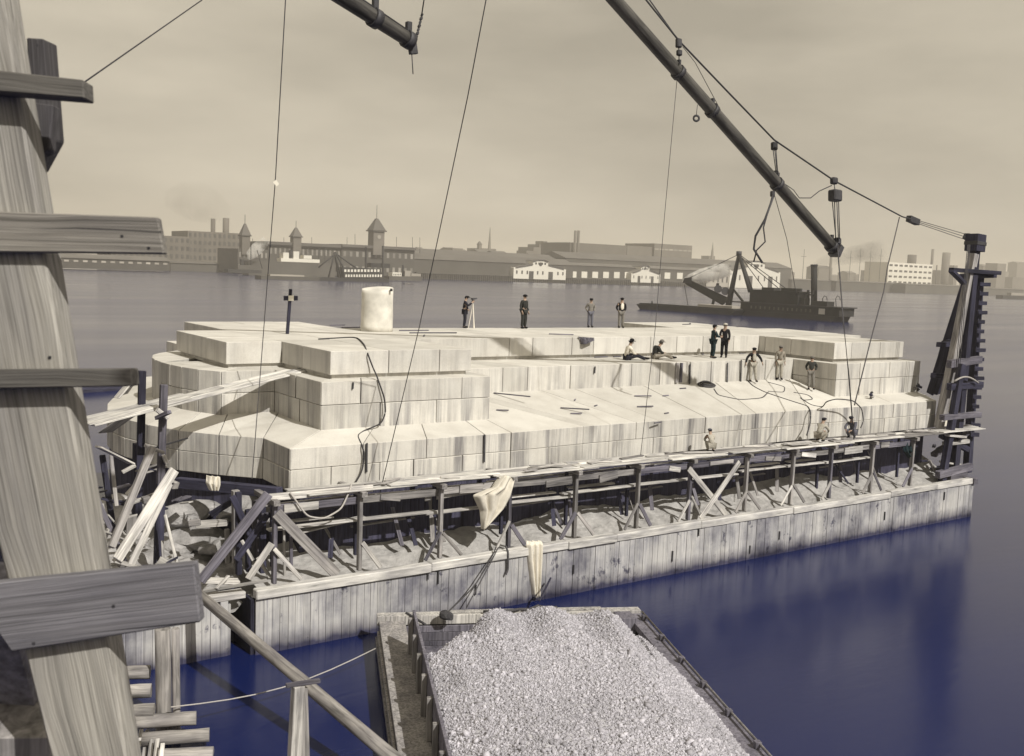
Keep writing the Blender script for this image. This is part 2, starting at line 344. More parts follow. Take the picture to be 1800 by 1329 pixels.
# --- tier 2
nose2 = [(11.57, 39.9), (11.61, 38.9), (11.75, 38.0), (12.05, 37.0), (12.6, 36.1), (14.66, 36.1)]
O2 = nose2 + [(14.66, 32.0), (21.66, 32.0), (21.66, 34.7), (42.5, 34.7), (42.5, 32.0), (49.63, 32.0), (49.63, 36.1)] + [mir(p) for p in nose2[::-1][1:]]
I2 = [(14.2, 39.9), (14.2, 39.5), (14.2, 39), (14.3, 38.5), (14.6, 38.2), (16.0, 38.2), (16.0, 33.6), (20.4, 33.6), (20.4, 38.2), (43.8, 38.2), (43.8, 33.6), (48.2, 33.6), (48.2, 38.2), (49.7, 38.2), (50, 38.5), (50.1, 39), (50.1, 39.5), (50.1, 39.9)]
xs = wj([590, 668, 766], 32.0, 710); fa = [0] + [(x - 14.66) / 7 for x in wj([634, 812], 32.0, 690)] + [1]; fb = [0] + [(x - 14.66) / 7 for x in wj([668, 767], 32.0, 730)] + [1]
xw = wj([884, 928, 1003, 1110, 1160, 1188, 1213, 1250, 1302, 1345], 34.7, 655); fw_ = [0] + [(x - 21.66) / 20.84 for x in xw] + [1]
course(O2, I2, 5.8, 6.985, [6.985] * len(O2), 1.9, fr={6: fb, 8: 'skip'})
course(O2, I2, 7.005, 7.81, [7.81] * len(O2), 2.2, fr={6: fa, 8: 'skip'})
course(O2[8:10], I2[8:10], 5.8, 7.81, [7.81] * 2, 2, fr={0: fw_})
course([fy(p) for p in O2[::-1]], [(x, 2 * MY - y) for x, y in I2[::-1]], 5.8, 7.81, [7.81] * len(O2), 6)
# --- tier 3 : plinth and capping slabs
def rect_tiles(x0, x1, y0, y1, nx, ny, z0, z1, xs=None):
    X = xs if xs else [x0 + (x1 - x0) * q for q in cuts(1, 1 / nx)]; Y = [y0 + (y1 - y0) * q for q in cuts(1, 1 / ny)]
    for i in range(len(X) - 1):
        for j in range(len(Y) - 1):
            dz = random.uniform(-.006, .006)
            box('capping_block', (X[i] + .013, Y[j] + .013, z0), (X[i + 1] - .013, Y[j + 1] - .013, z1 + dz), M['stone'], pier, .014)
jx = [21.2] + wj([896, 937, 1006, 1044, 1109, 1144, 1190, 1236, 1290], 37.6, 605) + [43.1]
rect_tiles(21.2, 43.1, 37.6, 44.2, 0, 3, 7.96, 8.80, jx)
for a, b, w0, w1 in ((15.3, 21.2, 13.1, 15.3), (43.1, 49.0, 49.0, 51.2)):
    rect_tiles(a, b, 32.66, 49.1, 3, 7, 7.96, 8.80); rect_tiles(w0, w1, 37.0, 43.1, 1, 3, 7.96, 8.80)
for lo, hi in (((15.45, 32.83), (21.05, 48.95)), ((43.25, 32.83), (48.85, 48.95)), ((13.25, 37.15), (15.47, 42.95)), ((48.83, 37.15), (51.05, 42.95)), ((21.03, 37.78), (43.27, 44.02))):
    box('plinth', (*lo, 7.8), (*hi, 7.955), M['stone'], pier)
# --- core and the concrete base
cp = [Vector(p).lerp(Vector((MX, MY)), .05) for p in I0[:-1]]
core = [tuple(p) for p in cp] + [(x, 2 * MY - y) for x, y in [tuple(p) for p in cp][::-1]]
prismpoly('core', core, 3.5, 5.6, M['core'], pier)
box('core', (15.2, 33.4, 5), (48.9, 48.4, 6.15), M['core'], pier); box('core', (13.4, 38.0, 5.05), (50.9, 42.8, 7.79), M['core'], pier); box('core', (16, 33.7, 5.1), (20.4, 48, 7.79), M['core'], pier); box('core', (44, 33.7, 5.1), (48.2, 48, 7.79), M['core'], pier)
def inset(poly, k):
    c = Vector((MX, MY)); return [tuple(Vector(p) + (c - Vector(p)).normalized() * k) for p in poly]
bo = [p for p in O[:-1]]; base = inset(bo, .55) + [(x, 2 * MY - y) for x, y in inset(bo, .55)[::-1]]
prismpoly('concrete_base', base, -1.5, 4.415, M['form'], pier)
# rough concrete shelf between base and cofferdam
nx, ny = 220, 16; xx, tt = np.meshgrid(np.linspace(11.4, 49.3, nx), np.linspace(0, 1, ny))
Yg = 28.82 + tt * 2.6; Zg = 1.75 + .8 * tt ** 1.3 + .16 * smooth_noise(xx * 1.2, Yg * 1.5, 3) + .07 * smooth_noise(xx * 5, Yg * 5, 4) + .35 * np.clip(smooth_noise(xx * .5, Yg * 0, 5), -.2, 1) * tt
o = gridmesh('concrete_shelf', xx, Yg, Zg, M['concrete'], pier)
# rubble masses showing under the nose
def rubble(name, c, r, seed, mat, parent=None, sub=3, amp=.35):
    bm = bmesh.new(); bmesh.ops.create_icosphere(bm, subdivisions=sub, radius=1); rr = np.random.default_rng(seed)
    pl = [(Vector(rr.normal(size=3)).normalized(), rr.uniform(.45, .8)) for _ in range(9)]
    for v in bm.verts:
        p = v.co.copy()
        for nrm, d in pl:
            e = p.dot(nrm)
            if e > d: p -= nrm * (e - d)
        p *= 1 + float(rr.normal()) * .02 * amp / .35
        v.co = Vector((p.x * r[0], p.y * r[1], p.z * r[2]))
    me = bpy.data.meshes.new(name); bm.to_mesh(me); bm.free(); return mobj(name, me, mat, parent, Matrix.Translation(c))
for k, (u, v, y, rx, rz) in enumerate([(330, 905, 34.6, 1.3, .55), (420, 895, 33.8, .9, .6), (350, 945, 34.0, 1.1, .5), (395, 965, 33.0, .9, .45), (455, 905, 32.4, .6, .5), (310, 960, 34.5, 1.0, .6), (220, 900, 36.5, 1.2, .7), (240, 960, 35.5, 1.0, .6), (440, 985, 31.5, .8, .35), (260, 1000, 33.5, 1.0, .4)]):
    rubble('rubble_mass', py(u, v, y), (rx, .9, rz), 20 + k, M['rock'], pier)
xx, yy = np.meshgrid(np.linspace(7.2, 12.6, 70), np.linspace(29.3, 38, 90))
zz = 1.4 + .22 * (yy - 29.3) * .6 + .3 * smooth_noise(xx * 1.6, yy * 1.6, 8) + .12 * smooth_noise(xx * 5, yy * 5, 9)
gridmesh('rubble_floor', xx, yy, zz, M['rock'], pier)
# ================================================================== COFFERDAM
cof = thing('cofferdam', 'long plank cofferdam wall with pale cap timbers rising from the water', 'cofferdam', (30, 28.5, 0))
x = 11.07
while x < 49.8:
    w = random.uniform(.22, .30); x2 = min(x + w, 49.8)
    d = random.uniform(-.012, .012)
    box('sheet_plank', (x + .006, 28.5 + d, -1.5), (x2 - .006, 28.58, 1.74 + random.uniform(-.03, 0)), M['sheet'], cof); x = x2
box('backing_wall', (11.1, 28.59, -1.5), (49.75, 28.8, 1.70), M['dark'], cof)
cx_ = [11.05] + wj([760, 1000, 1085, 1232, 1392, 1560, 1640], 28.42, 960) + [49.95]
for a, b in zip(cx_, cx_[1:]):
    dz = random.uniform(-.03, .03); dy = random.uniform(-.03, .03)
    beam('cap_beam', (a + .01, 28.6 + dy, 1.87 + dz), (b - .01, 28.6 + dy + random.uniform(-.02, .02), 1.87 + dz + random.uniform(-.02, .02)), .36, .3, M['cap'], cof, bevel=.03, jit=.03)
beam('cap_beam', (49.75, 28.35, 1.9), (49.75, 52, 1.9), .36, .3, M['timber'], cof)
for y0 in range(29, 53, 3): box('side_panel', (49.55, y0 - .4, -1.5), (49.75, y0 + 2.59, 1.74), M['sheet'], cof)
# left end: a notch, then the end wall
box('notch_wall', (10.95, 28.6, -1.5), (11.06, 30.2, 1.72), M['dark'], cof); box('notch_wall', (10.45, 30.0, -1.5), (10.94, 30.1, 1.72), M['dark'], cof)
x = 6.6
while x < 10.45:
    x2 = min(x + random.uniform(.22, .3), 10.45)
    box('sheet_plank', (x + .006, 28.9 + random.uniform(-.015, .015), -1.5), (x2 - .006, 28.98, 1.66 + random.uniform(-.08, .05)), M['sheet'], cof); x = x2
box('backing_wall', (6.6, 28.99, -1.5), (10.44, 29.2, 1.6), M['dark'], cof)
for y0 in range(29, 53, 3): box('side_panel', (6.45, y0 - .1, -1.5), (6.6, y0 + 2.88, 1.7), M['sheet'], cof)
beam('cap_beam', (6.5, 29.1, 1.82), (10.9, 29.1, 1.80), .42, .2, M['plank'], cof)
for y0 in (29.5, 34, 38.5, 43, 47.5): beam('cap_beam', (6.55, y0, 1.85), (6.55, y0 + 4.4, 1.85), .36, .3, M['timber'], cof)
# rub rails / fixings on the sheeting
for u, v in ((752, 1010), (770, 1012), (836, 1035), (1008, 1000), (1182, 975), (1228, 935), (1318, 965), (1370, 940), (1555, 905), (1660, 870)):
    p = py(u, v, 28.47); box('iron_strap', (p.x - .025, 28.44, p.z - random.uniform(.12, .3)), (p.x + .025, 28.495, p.z + .15), M['iron'], cof)
# ================================================================== SCAFFOLD along the front
sc = thing('work_scaffold', 'rough plank scaffold running along the front of the granite pier', 'scaffold', (30, 29.2, 2))
YP = 29.02
posts_u = [482, 632, 773, 893, 1008, 1116, 1206, 1304, 1383, 1450, 1521, 1590]
def deckz(x): return 4.66 - .006 * (x - 13)
for i, u in enumerate(posts_u):
    xb = py(u, 960, YP).x; zt = deckz(xb) - .12
    lean = random.uniform(-.04, .04)
    beam('post', (xb, YP, 1.98), (xb + lean, YP + random.uniform(-.03, .03), zt), .13, .17, M['plank_mid'] if i % 3 else M['timber'], sc, Vector((0, 1, 0)), jit=.05)
    if i not in (0,):
        for s in (-1, 1):
            if random.random() < .9:
                z = random.uniform(2.75, 3.0)
                beam('knee_brace', (xb + s * .05, YP - .1, z), (xb + s * random.uniform(.62, .85), YP - .16, 2.02), .06, random.uniform(.1, .16), random.choice([M['plank'], M['plank_mid'], M['timber']]), sc, Vector((1, 0, 0)), jit=.05)
    beam('putlog', (xb + random.uniform(-.05, .05), YP - .28, zt - .0), (xb, 30.5, zt + .02), .2, .17, M['plank_mid'], sc, jit=.05)
    if random.random() < .8: beam('inner_post', (xb + .35, 30.0, 2.2), (xb + .3, 30.0, zt), .12, .12, M['dark'], sc)
for i in range(len(posts_u) - 1):
    xa, xb = py(posts_u[i], 960, YP).x, py(posts_u[i + 1], 960, YP).x
    beam('stringer', (xa - .1, YP + .13, deckz(xa) - .36), (xb + .15, YP + .13, deckz(xb) - .36 + random.uniform(-.03, .03)), .07, .24, random.choice([M['plank_mid'], M['timber'], M['plank_mid']]), sc, jit=.04)
    if i < 10:
        zz = 3.55 + random.uniform(-.08, .08)
        beam('rail_plank', (xa + random.uniform(-.4, .1), 29.45, zz), (xb + random.uniform(-.3, .4), 29.45, zz + random.uniform(-.05, .05)), .3, .06, M['plank'], sc, jit=.06)
        if random.random() < .7: beam('rail_plank', (xa + random.uniform(0, .6), 29.75, zz + .12), (xb - random.uniform(0, .9), 29.75, zz + .1), .25, .05, M['plank'], sc, jit=.06)
    if random.random() < .8: beam('inner_rail', (xa, 30.12, 3.95 + random.uniform(-.15, .15)), (xb, 30.12, 3.95), .05, .18, random.choice([M['timber'], M['plank']]), sc)
x = 12.7; lift = 0
while x < 49.4:
    L = random.uniform(3.2, 5.2)
    for k, yo in enumerate((28.98, 29.27, 29.56, 29.86)):
        xs0 = x + random.uniform(-.5, .3); z = deckz(x) + .0 + lift * .05
        beam('deck_plank', (xs0, yo + random.uniform(-.03, .05), z + random.uniform(-.01, .015)), (xs0 + L + random.uniform(-.3, .6), yo + random.uniform(-.04, .05), deckz(x + L) + .05 * lift + random.uniform(-.01, .02)), .27, .05, M['deck'] if random.random() < .8 else M['plank_mid'], sc, jit=.05)
    x += L - .15; lift = 1 - lift
for _ in range(26):
    x = random.uniform(14, 48); beam('loose_board', (x, random.uniform(29.0, 29.8), deckz(x) + .11), (x + random.uniform(.5, 1.6), random.uniform(29.0, 29.8), deckz(x) + .1), .16, .04, random.choice([M['plank'], M['plank_mid']]), sc)
for i in range(len(posts_u) - 1):   # second and third rails, odd boards leaning in the shade
    xa, xb = py(posts_u[i], 960, YP).x, py(posts_u[i + 1], 960, YP).x
    beam('inner_rail', (xa - .2, 30.22, 4.15), (xb + .2, 30.22, 4.15 + random.uniform(-.06, .06)), .16, .06, random.choice([M['plank'], M['plank_mid']]), sc, jit=.05)
    if i % 2: beam('inner_rail', (xa + .3, 30.3, 3.1), (xb - .3, 30.3, 3.15), .14, .05, M['plank_mid'], sc, jit=.05)
    for _ in range(2):
        x_ = random.uniform(xa, xb); beam('leaning_board', (x_, random.uniform(29.5, 30.2), 2.35), (x_ + random.uniform(-.5, .5), 30.35, random.uniform(3.2, 4.2)), .16, .04, random.choice([M['timber'], M['plank_mid'], M['dark']]), sc, jit=.06)
    x_ = random.uniform(xa, xb - .8); beam('fascia_board', (x_, YP + .06, deckz(x_) - random.uniform(.3, .5)), (x_ + random.uniform(.6, 1.5), YP + .05, deckz(x_) - random.uniform(.3, .5)), .05, random.uniform(.16, .32), random.choice([M['plank'], M['plank_mid']]), sc, jit=.06)
# big X brace and the long diagonals
def bb(name, a, b, w, h, mat, parent=sc, y0=28.85, y1=28.85, roll=Vector((0, 1, 0))):
    return beam(name, py(a[0], a[1], y0), py(b[0], b[1], y1), w, h, M[mat], parent, roll, jit=.04)
bb('brace', (1211, 824), (1279, 908), .24, .06, 'plank'); bb('brace', (1300, 812), (1231, 912), .24, .06, 'plank', y0=28.78, y1=28.78)
bb('brace', (486, 902), (592, 1010), .34, .07, 'plank_mid'); bb('brace', (472, 868), (352, 1022), .3, .09, 'timber', y0=28.9, y1=29.2)
bb('brace', (478, 955), (436, 1018), .22, .05, 'plank'); bb('brace', (482, 965), (530, 1018), .13, .05, 'plank')
for u, a, b, y, w, mt in [(415, 862, 990, 31, .22, 'plank_mid'), (420, 865, 1010, 30.4, .18, 'dark'), (400, 930, 990, 31.5, .15, 'plank_mid'), (462, 890, 1015, 30.2, .2, 'dark'), (500, 905, 1012, 29.6, .08, 'plank'), (512, 915, 1005, 30.2, .1, 'timber'), (437, 895, 1005, 30.4, .18, 'dark'), (450, 880, 1010, 30.8, .2, 'timber')]:
    beam('end_post', py(u, b, y), py(u - 1, a, y), w, w * .8, M[mt], sc, Vector((0, 1, 0)), jit=.05)
bb('brace', (408, 872), (440, 940), .2, .06, 'dark', y0=30.2, y1=30.2); bb('brace', (470, 905), (415, 985), .22, .06, 'dark', y0=30, y1=30)
bb('brace', (410, 880), (370, 905), .22, .06, 'dark', y0=31.5, y1=32); bb('brace', (425, 950), (445, 985), .1, .05, 'plank', y0=30, y1=30); bb('brace', (452, 980), (475, 1015), .12, .05, 'plank', y0=29.8, y1=29.6)
beam('sill_beam', py(312, 848, 34.6), py(492, 866, 30.6), .3, .34, M['dark'], sc); beam('sill_beam', py(470, 875, 29.1), py(655, 858, 29.1), .1, .22, M['plank'], sc)
beam('sill_beam', py(500, 898, 29.7), py(640, 876, 29.7), .08, .2, M['timber'], sc)
beam('ledger', py(515, 938, 29.6), py(640, 908, 29.6), .3, .06, M['plank'], sc); beam('ledger', py(520, 925, 29.9), py(612, 912, 29.9), .25, .06, M['plank'], sc)
beam('ledger', py(332, 920, 32.2), py(352, 918, 32), .15, .2, M['plank_mid'], sc); beam('ledger', py(345, 922, 33.5), py(400, 918, 33.0), .3, .2, M['plank'], sc)
beam('foot_plank', py(356, 1040, 29.1), py(470, 1020, 28.7), .16, .06, M['plank'], sc); beam('foot_plank', py(348, 1020, 29.6), py(420, 1022, 29.4), .4, .1, M['plank'], sc)
beam('foot_plank', py(380, 1035, 28.9), py(402, 1012, 29.2), .12, .05, M['plank'], sc)
# ---------------------------------------------------------------- left end staging
st = thing('end_staging', 'jumbled staging of upright poles and boards at the pier end behind the foreground post', 'scaffold', (9, 31, 2))
for a, b, y0, y1, w, h, mt in [((250, 652), (247, 800), 33.4, 33.4, .22, .2, 'dark'), ((288, 676), (282, 860), 32, 32, .22, .18, 'timber'), ((283, 850), (278, 1000), 32, 31.6, .26, .2, 'dark'),
        ((243, 780), (240, 930), 34.5, 34.5, .3, .25, 'dark'), ((268, 786), (196, 962), 31.5, 30.2, .2, .2, 'plank_mid'),
        ((307, 826), (206, 984), 30.2, 29.4, .3, .07, 'plank'), ((298, 850), (226, 1002), 30.1, 29.5, .2, .08, 'plank'),
        ((255, 783), (288, 796), 31.6, 31.6, .18, .1, 'plank_mid'), ((287, 800), (293, 815), 31.8, 31.8, .2, .1, 'plank'), ((276, 720), (295, 735), 31.7, 31.7, .2, .14, 'plank'),
        ((275, 735), (298, 724), 31.8, 31.2, .15, .12, 'timber'), ((205, 700), (232, 668), 36, 36, .5, .06, 'plank'), ((222, 680), (222, 658), 38, 38, .35, .1, 'timber'),
        ((172, 785), (232, 815), 31, 31.5, .3, .06, 'plank'), ((195, 800), (205, 890), 33, 32, .12, .06, 'plank_mid'), ((180, 800), (200, 935), 34, 33, .18, .1, 'dark'),
        ((215, 830), (238, 818), 33, 33, .2, .08, 'plank'), ((232, 905), (228, 960), 33, 33, .3, .1, 'plank_mid'), ((245, 845), (222, 870), 32.5, 32.5, .25, .06, 'plank'),
        ((290, 905), (312, 995), 31, 30.2, .09, .07, 'plank'), ((278, 985), (305, 1000), 30.4, 30.2, .3, .2, 'plank'), ((168, 870), (230, 1010), 32, 31, .14, .1, 'timber'),
        ((250, 880), (270, 875), 32.6, 32.6, .25, .2, 'plank_mid'), ((200, 985), (300, 1012), 29.6, 29.6, .3, .08, 'plank'), ((190, 930), (170, 990), 31, 31, .22, .05, 'plank'), ((220, 940), (190, 905), 32, 32, .16, .05, 'plank'),
        ((185, 760), (250, 715), 35.5, 33.5, .5, .05, 'plank'), ((262, 790), (330, 770), 31.8, 33, .05, .05, 'iron')]:
    beam('pole' if w < .13 else 'board' if h < .11 else 'upright', py(*a, y0), py(*b, y1), w, h, M[mt], st, Vector((0, 1, 0)) if abs(a[1] - b[1]) > 60 else Vector((0, 0, 1)), jit=.06)
rs = np.random.default_rng(5)
for k in range(34):
    u, v = rs.uniform(165, 345), rs.uniform(820, 1010); y = 30 + (1010 - v) / 190 * 4; p = py(u, v, y); a = rs.uniform(0, 6.28); L = rs.uniform(.3, 1.2)
    d = Vector((math.cos(a) * L, math.sin(a) * L * .6, rs.uniform(-.4, .5) * L))
    beam('scrap_board', p, p + d, rs.uniform(.08, .25), .05, M[['plank', 'plank_mid', 'timber', 'dark'][k % 4]], st, jit=.06)
# gangway boards up to the pedestal
gw = thing('gangway', 'pale gangway boards sloping up from the end staging onto the granite block', 'gangway', (10, 33, 6.8))
E0, E1 = Vector((15.5, 35.55, 7.88)), py(150, 745, 32.1)
dv = (E1 - E0).normalized(); sd = Vector((dv.y, -dv.x, 0)).normalized()
for k, (o_, za, t0, t1) in enumerate([(-.33, 0, .02, 1.0), (.0, .0, 0, .98), (.32, .0, .04, .9), (.05, .062, .42, 1.05), (.5, .03, .56, 1.03), (-.3, .062, .6, 1.02)]):
    beam('gangway_board', E0.lerp(E1, t0) + sd * o_ + Vector((0, 0, za)), E0.lerp(E1, t1) + sd * o_ + Vector((0, 0, za)), .31, .06, M['deck'], gw, jit=.05)
# ================================================================== GRAVEL BARGE
B0 = Vector((14.72, 27.55, 0)); b2 = Vector((-.42, -.907, 0)).normalized(); b1 = Vector((-b2.y, b2.x, 0))
def bp(s, t, z): return B0 + b1 * s + b2 * t + Vector((0, 0, z))
BW, BL, DZ = 8.45, 21.0, .85
bg_ = thing('gravel_barge', 'open wooden barge loaded with gravel moored against the cofferdam', 'barge', bp(4, 10, 0))
def bbox(name, s0, s1, t0, t1, z0, z1, mat, parent=bg_, bevel=.01):
    return hexa(name, [bp(s0, t0, z0), bp(s1, t0, z0), bp(s1, t1, z0), bp(s0, t1, z0), bp(s0, t0, z1), bp(s1, t0, z1), bp(s1, t1, z1), bp(s0, t1, z1)], M[mat], parent, bevel)
bbox('hull', .11, BW - .11, .11, BL - .06, -1, .045, 'timber')
for k in range(4):   # hull side and end strakes
    z0 = -.5 + k * .32; z1 = z0 + .30
    bbox('hull_plank', 0, .1, .1, BL, z0, z1, 'timber'); bbox('hull_plank', BW - .1, BW, .1, BL, z0, z1, 'timber'); bbox('hull_plank', 0, BW, 0, .1, z0, z1, 'timber')
bbox('rub_rail', -.1, -.002, .3, BL, .15, .35, 'plank_mid'); bbox('rub_rail', -.08, -.002, .8, BL, .55, .7, 'plank_mid')
bbox('side_deck', .0, .8, .32, BL, .70, DZ, 'plank_mid'); bbox('gunwale', BW - .45, BW + .04, .32, BL, .70, DZ + .05, 'timber')
bbox('stern_rim', -.06, BW + .05, -.06, .32, .70, DZ + .14, 'plank'); bbox('stern_rim_board', 2.0, 7.2, .0, .2, DZ + .145, DZ + .2, 'plank')
for k, (z0, z1) in enumerate(((.05, .2), (.21, .48), (.49, .69))):
    bbox('stern_bulkhead_board', .8, 3.9, .36, .44, z0, z1, 'timber'); bbox('stern_bulkhead_board', 3.92, BW - .45, .36, .44, z0, z1, 'timber')
bbox('bulkhead_end', BW - .95, BW - .4, .5, 1.2, .2, DZ + .2, 'timber')
for k in range(4):
    z0 = DZ + .0 + k * .29; cbd = bbox('coaming_board', .82, .9, 2.6 + k * .02, BL, z0, z0 + .28, 'timber')
for k in range(12): t = 3.0 + k * 1.35; bbox('stanchion', .68, .81, t, t + .14, DZ + .002, DZ + 1.05, 'plank_mid')
for k in range(10):
    t = .9 + k * 1.75; p = bp(BW - .05, t, DZ + .05); bbox('rail_cleat', BW - .14, BW + .02, t, t + .16, DZ + .052, DZ + .22, 'timber')
tube('rail_rod', [bp(BW - .02, .6, DZ + .2), bp(BW - .02, 8, DZ + .16), bp(BW - .02, BL, DZ + .2)], .035, M['plank_mid'], bg_)
# gravel load
def gz(s, t):
    t0 = .9 + 2.4 * np.clip((3.2 - s) / 2.2, 0, 1) + 1.2 * np.clip((s - 5.6) / 2, 0, 1); rise = np.clip((t - t0) / 3.4, 0, 1); rise = rise * rise * (3 - 2 * rise)
    prof = np.interp(s, [.9, 1.6, 2.8, 4.6, 6.0, 7.2, 8.05], [.80, .92, 1.0, 1.0, .97, .70, .38])
    z = .06 + 2.35 * rise * prof + .16 * rise * (np.cos((s - 2.75) * 2 * math.pi / 1.75) * np.exp(-((t - 4.8) / 1.4) ** 2)) * (s > 2) * (s < 7.0)
    return z + .09 * smooth_noise(s * 1.3, t * 1.3, 11) - .012 * np.clip(t - 6, 0, 20) * 4 * .5
ss, tt = np.meshgrid(np.linspace(.9, 8.05, 120), np.linspace(.7, BL - .4, 300)); zz = gz(ss, tt)
XX = B0.x + b1.x * ss + b2.x * tt; YY = B0.y + b1.y * ss + b2.y * tt
gl = gridmesh('gravel_load', XX, YY, zz, M['gravel']); tag(gl, 'heap of pale gravel filling the barge', 'gravel', kind='stuff')
def stones(name, n, parent):
    s = rng.uniform(.95, 8.03, n); t = 1.0 + 13.0 * rng.uniform(0, 1, n) ** 1.0; z = gz(s, t)
    c = np.stack([B0.x + b1.x * s + b2.x * t, B0.y + b1.y * s + b2.y * t, z + .004], -1)
    o8 = np.array([(1, 0, 0), (-1, 0, 0), (0, 1, 0), (0, -1, 0), (0, 0, 1), (0, 0, -1)], float)
    r = np.exp(rng.normal(math.log(.020), .5, n)); V = o8[None] * r[:, None, None] * rng.uniform(.55, 1.25, (n, 6, 1)) + rng.normal(0, .15, (n, 6, 3)) * r[:, None, None]
    a = rng.normal(size=(n, 4)); a /= np.linalg.norm(a, axis=1)[:, None]; w, x, y, zq = a.T
    R = np.stack([1 - 2 * (y * y + zq * zq), 2 * (x * y - zq * w), 2 * (x * zq + y * w), 2 * (x * y + zq * w), 1 - 2 * (x * x + zq * zq), 2 * (y * zq - x * w), 2 * (x * zq - y * w), 2 * (y * zq + x * w), 1 - 2 * (x * x + y * y)], -1).reshape(n, 3, 3)
    V = np.einsum('nij,nkj->nki', R, V) + c[:, None]
    f8 = np.array([(0, 2, 4), (2, 1, 4), (1, 3, 4), (3, 0, 4), (2, 0, 5), (1, 2, 5), (3, 1, 5), (0, 3, 5)])
    Fc = (f8[None] + (np.arange(n) * 6)[:, None, None]).reshape(-1, 3); V = V.reshape(-1, 3)
    me = bpy.data.meshes.new(name); me.vertices.add(len(V)); me.vertices.foreach_set('co', V.ravel()); me.loops.add(len(Fc) * 3); me.loops.foreach_set('vertex_index', Fc.ravel().astype(np.int32))
    me.polygons.add(len(Fc)); me.polygons.foreach_set('loop_start', np.arange(0, len(Fc) * 3, 3, dtype=np.int32)); me.update(calc_edges=True); me.validate()
    at = me.attributes.new('tone', 'FLOAT', 'FACE'); at.data.foreach_set('value', np.repeat(rng.uniform(.66, 1.3, n) * (1 + .14 * smooth_noise(s * 1.1, t * 1.1, 21)), 8).astype(np.float32))
    return mobj(name, me, gm, parent)
gm, t_, b_ = newmat('gravel_pebbles', .9, .2); at = t_.nodes.new('ShaderNodeAttribute'); at.attribute_name = 'tone'
t_.links.new(mul(t_, (.385, .375, .41), at.outputs['Fac']), b_.inputs['Base Color'])
o = stones('gravel_pebbles', 110000, gl); o['kind'] = 'stuff'
# fender, timbers and ropes on the barge stern
fd = rubble('rope_fender', pz(785, 1082, DZ + .25), (.26, .26, .24), 3, M['iron'], None, 2, 1.2); tag(fd, 'dark ball of tarred rope on the barge stern rim', 'fender')
tag(beam('pry_bar', pz(714, 1077, DZ + .17), pz(748, 1098, DZ + .16), .07, .06, M['iron']), 'dark iron bar lying across the barge stern corner', 'bar')
rp = [pz(850 + k * 16, 1074 - k * 1.0 + random.uniform(-4, 4), DZ + .22 + (k % 2) * .06) for k in range(9)]
tag(tube('rope_coil', rp, .05, M['rope']), 'dark rope heaped along the barge stern rim', 'rope')
tag(beam('boat_hook', py(968, 1016, 28.2), pz(948, 1056, .6), .06, .06, M['dark']), 'dark pole leaning by the hanging cloth above the barge', 'pole')
# ================================================================== CLOTHS
def cloth(name, pts, label, thick=.015):
    """pts: rows of 3D points"""
    ny, nx = len(pts), len(pts[0]); A = np.array([[list(p) for p in r] for r in pts]); m = 8
    from_ = lambda a, n: np.stack([np.interp(np.linspace(0, 1, n), np.linspace(0, 1, a.shape[0]), a[:, k]) for k in range(3)], -1)
    A = np.stack([from_(A[i], nx * m) for i in range(ny)]); A = np.stack([from_(A[:, j], ny * m) for j in range(A.shape[1])], 1)
    jj, ii = np.meshgrid(np.arange(A.shape[1]), np.arange(A.shape[0])); fj = jj / A.shape[1]; A[..., 1] += .09 * np.sin(fj * 17 + ii * .035 + .8 * np.sin(ii * .11)) + .035 * np.sin(fj * 31 + ii * .06)
    o = gridmesh(name, A[..., 0], A[..., 1], A[..., 2], M['canvas']); sm = o.modifiers.new('thick', 'SOLIDIFY'); sm.thickness = thick
    tag(o, label, 'cloth'); return o
cloth('canvas_sheet', [[py(878, 838, 28.9), py(890, 836, 28.7), py(903, 840, 28.85)], [py(866, 858, 28.85), py(880, 856, 28.65), py(896, 862, 28.8)], [py(834, 872, 28.85), py(862, 868, 28.68), py(893, 874, 28.8)], [py(846, 898, 28.85), py(862, 898, 28.72), py(882, 894, 28.8)], [py(848, 930, 28.85), py(850, 930, 28.8), py(854, 926, 28.8)]], 'crumpled white canvas hanging from a scaffold post')
cloth('rag_strip', [[py(926, 952, 28.55), py(950, 951, 28.5)], [py(928, 958, 28.38), py(951, 956, 28.38)], [py(930, 985, 28.38), py(950, 985, 28.36)], [py(938, 1050, 28.4), py(947, 1050, 28.38)]], 'long pale cloth strip draped over the cofferdam cap')
cloth('burlap_bag', [[py(363, 836, 32.3), py(386, 838, 32.0)], [py(364, 850, 32.2), py(385, 852, 31.9)], [py(370, 862, 32.2), py(382, 862, 31.9)]], 'pale sack hung over the dark sill beam under the pier nose')
# ================================================================== LOGS AND PILES, lower left
def lg(name, a, za, b, zb, r, label, cat, mat='log', r2=None, group=None):
    o = logm(name, pz(*a, za), pz(*b, zb), r, M[mat], None, r2); tag(o, label, cat, group); return o
lg('spar_pole', (338, 1035), 2.3, (700, 1340), .9, .15, 'long weathered pole slanting from the cofferdam corner down to the water', 'pole', 'log', .17)
G = 'logs of the crib beside the foreground post'
for k, (a, b, z) in enumerate([((230, 1270), (345, 1262), .62), ((250, 1300), (368, 1292), .3), ((268, 1330), (375, 1325), .05)]):
    tag(logm('crib_log', pz(*a, z), pz(*b, z), .17, M['log']), ['topmost of the three long crib logs by the foreground post', 'middle one of the three long crib logs', 'lowest long crib log at the bottom edge of the picture'][k], 'log', G)
for k, (u, v, z) in enumerate([(238, 1182, 1.5), (240, 1215, 1.15), (245, 1250, .85)]):
    p = pz(u, v, z); tag(logm('crib_log', p - b1 * 1.0, p + b1 * .35, .17, M['log']), ['highest short log end beside the lit pile', 'short log end second from the top beside the lit pile', 'short log end just above the long crib logs'][k], 'log', G)
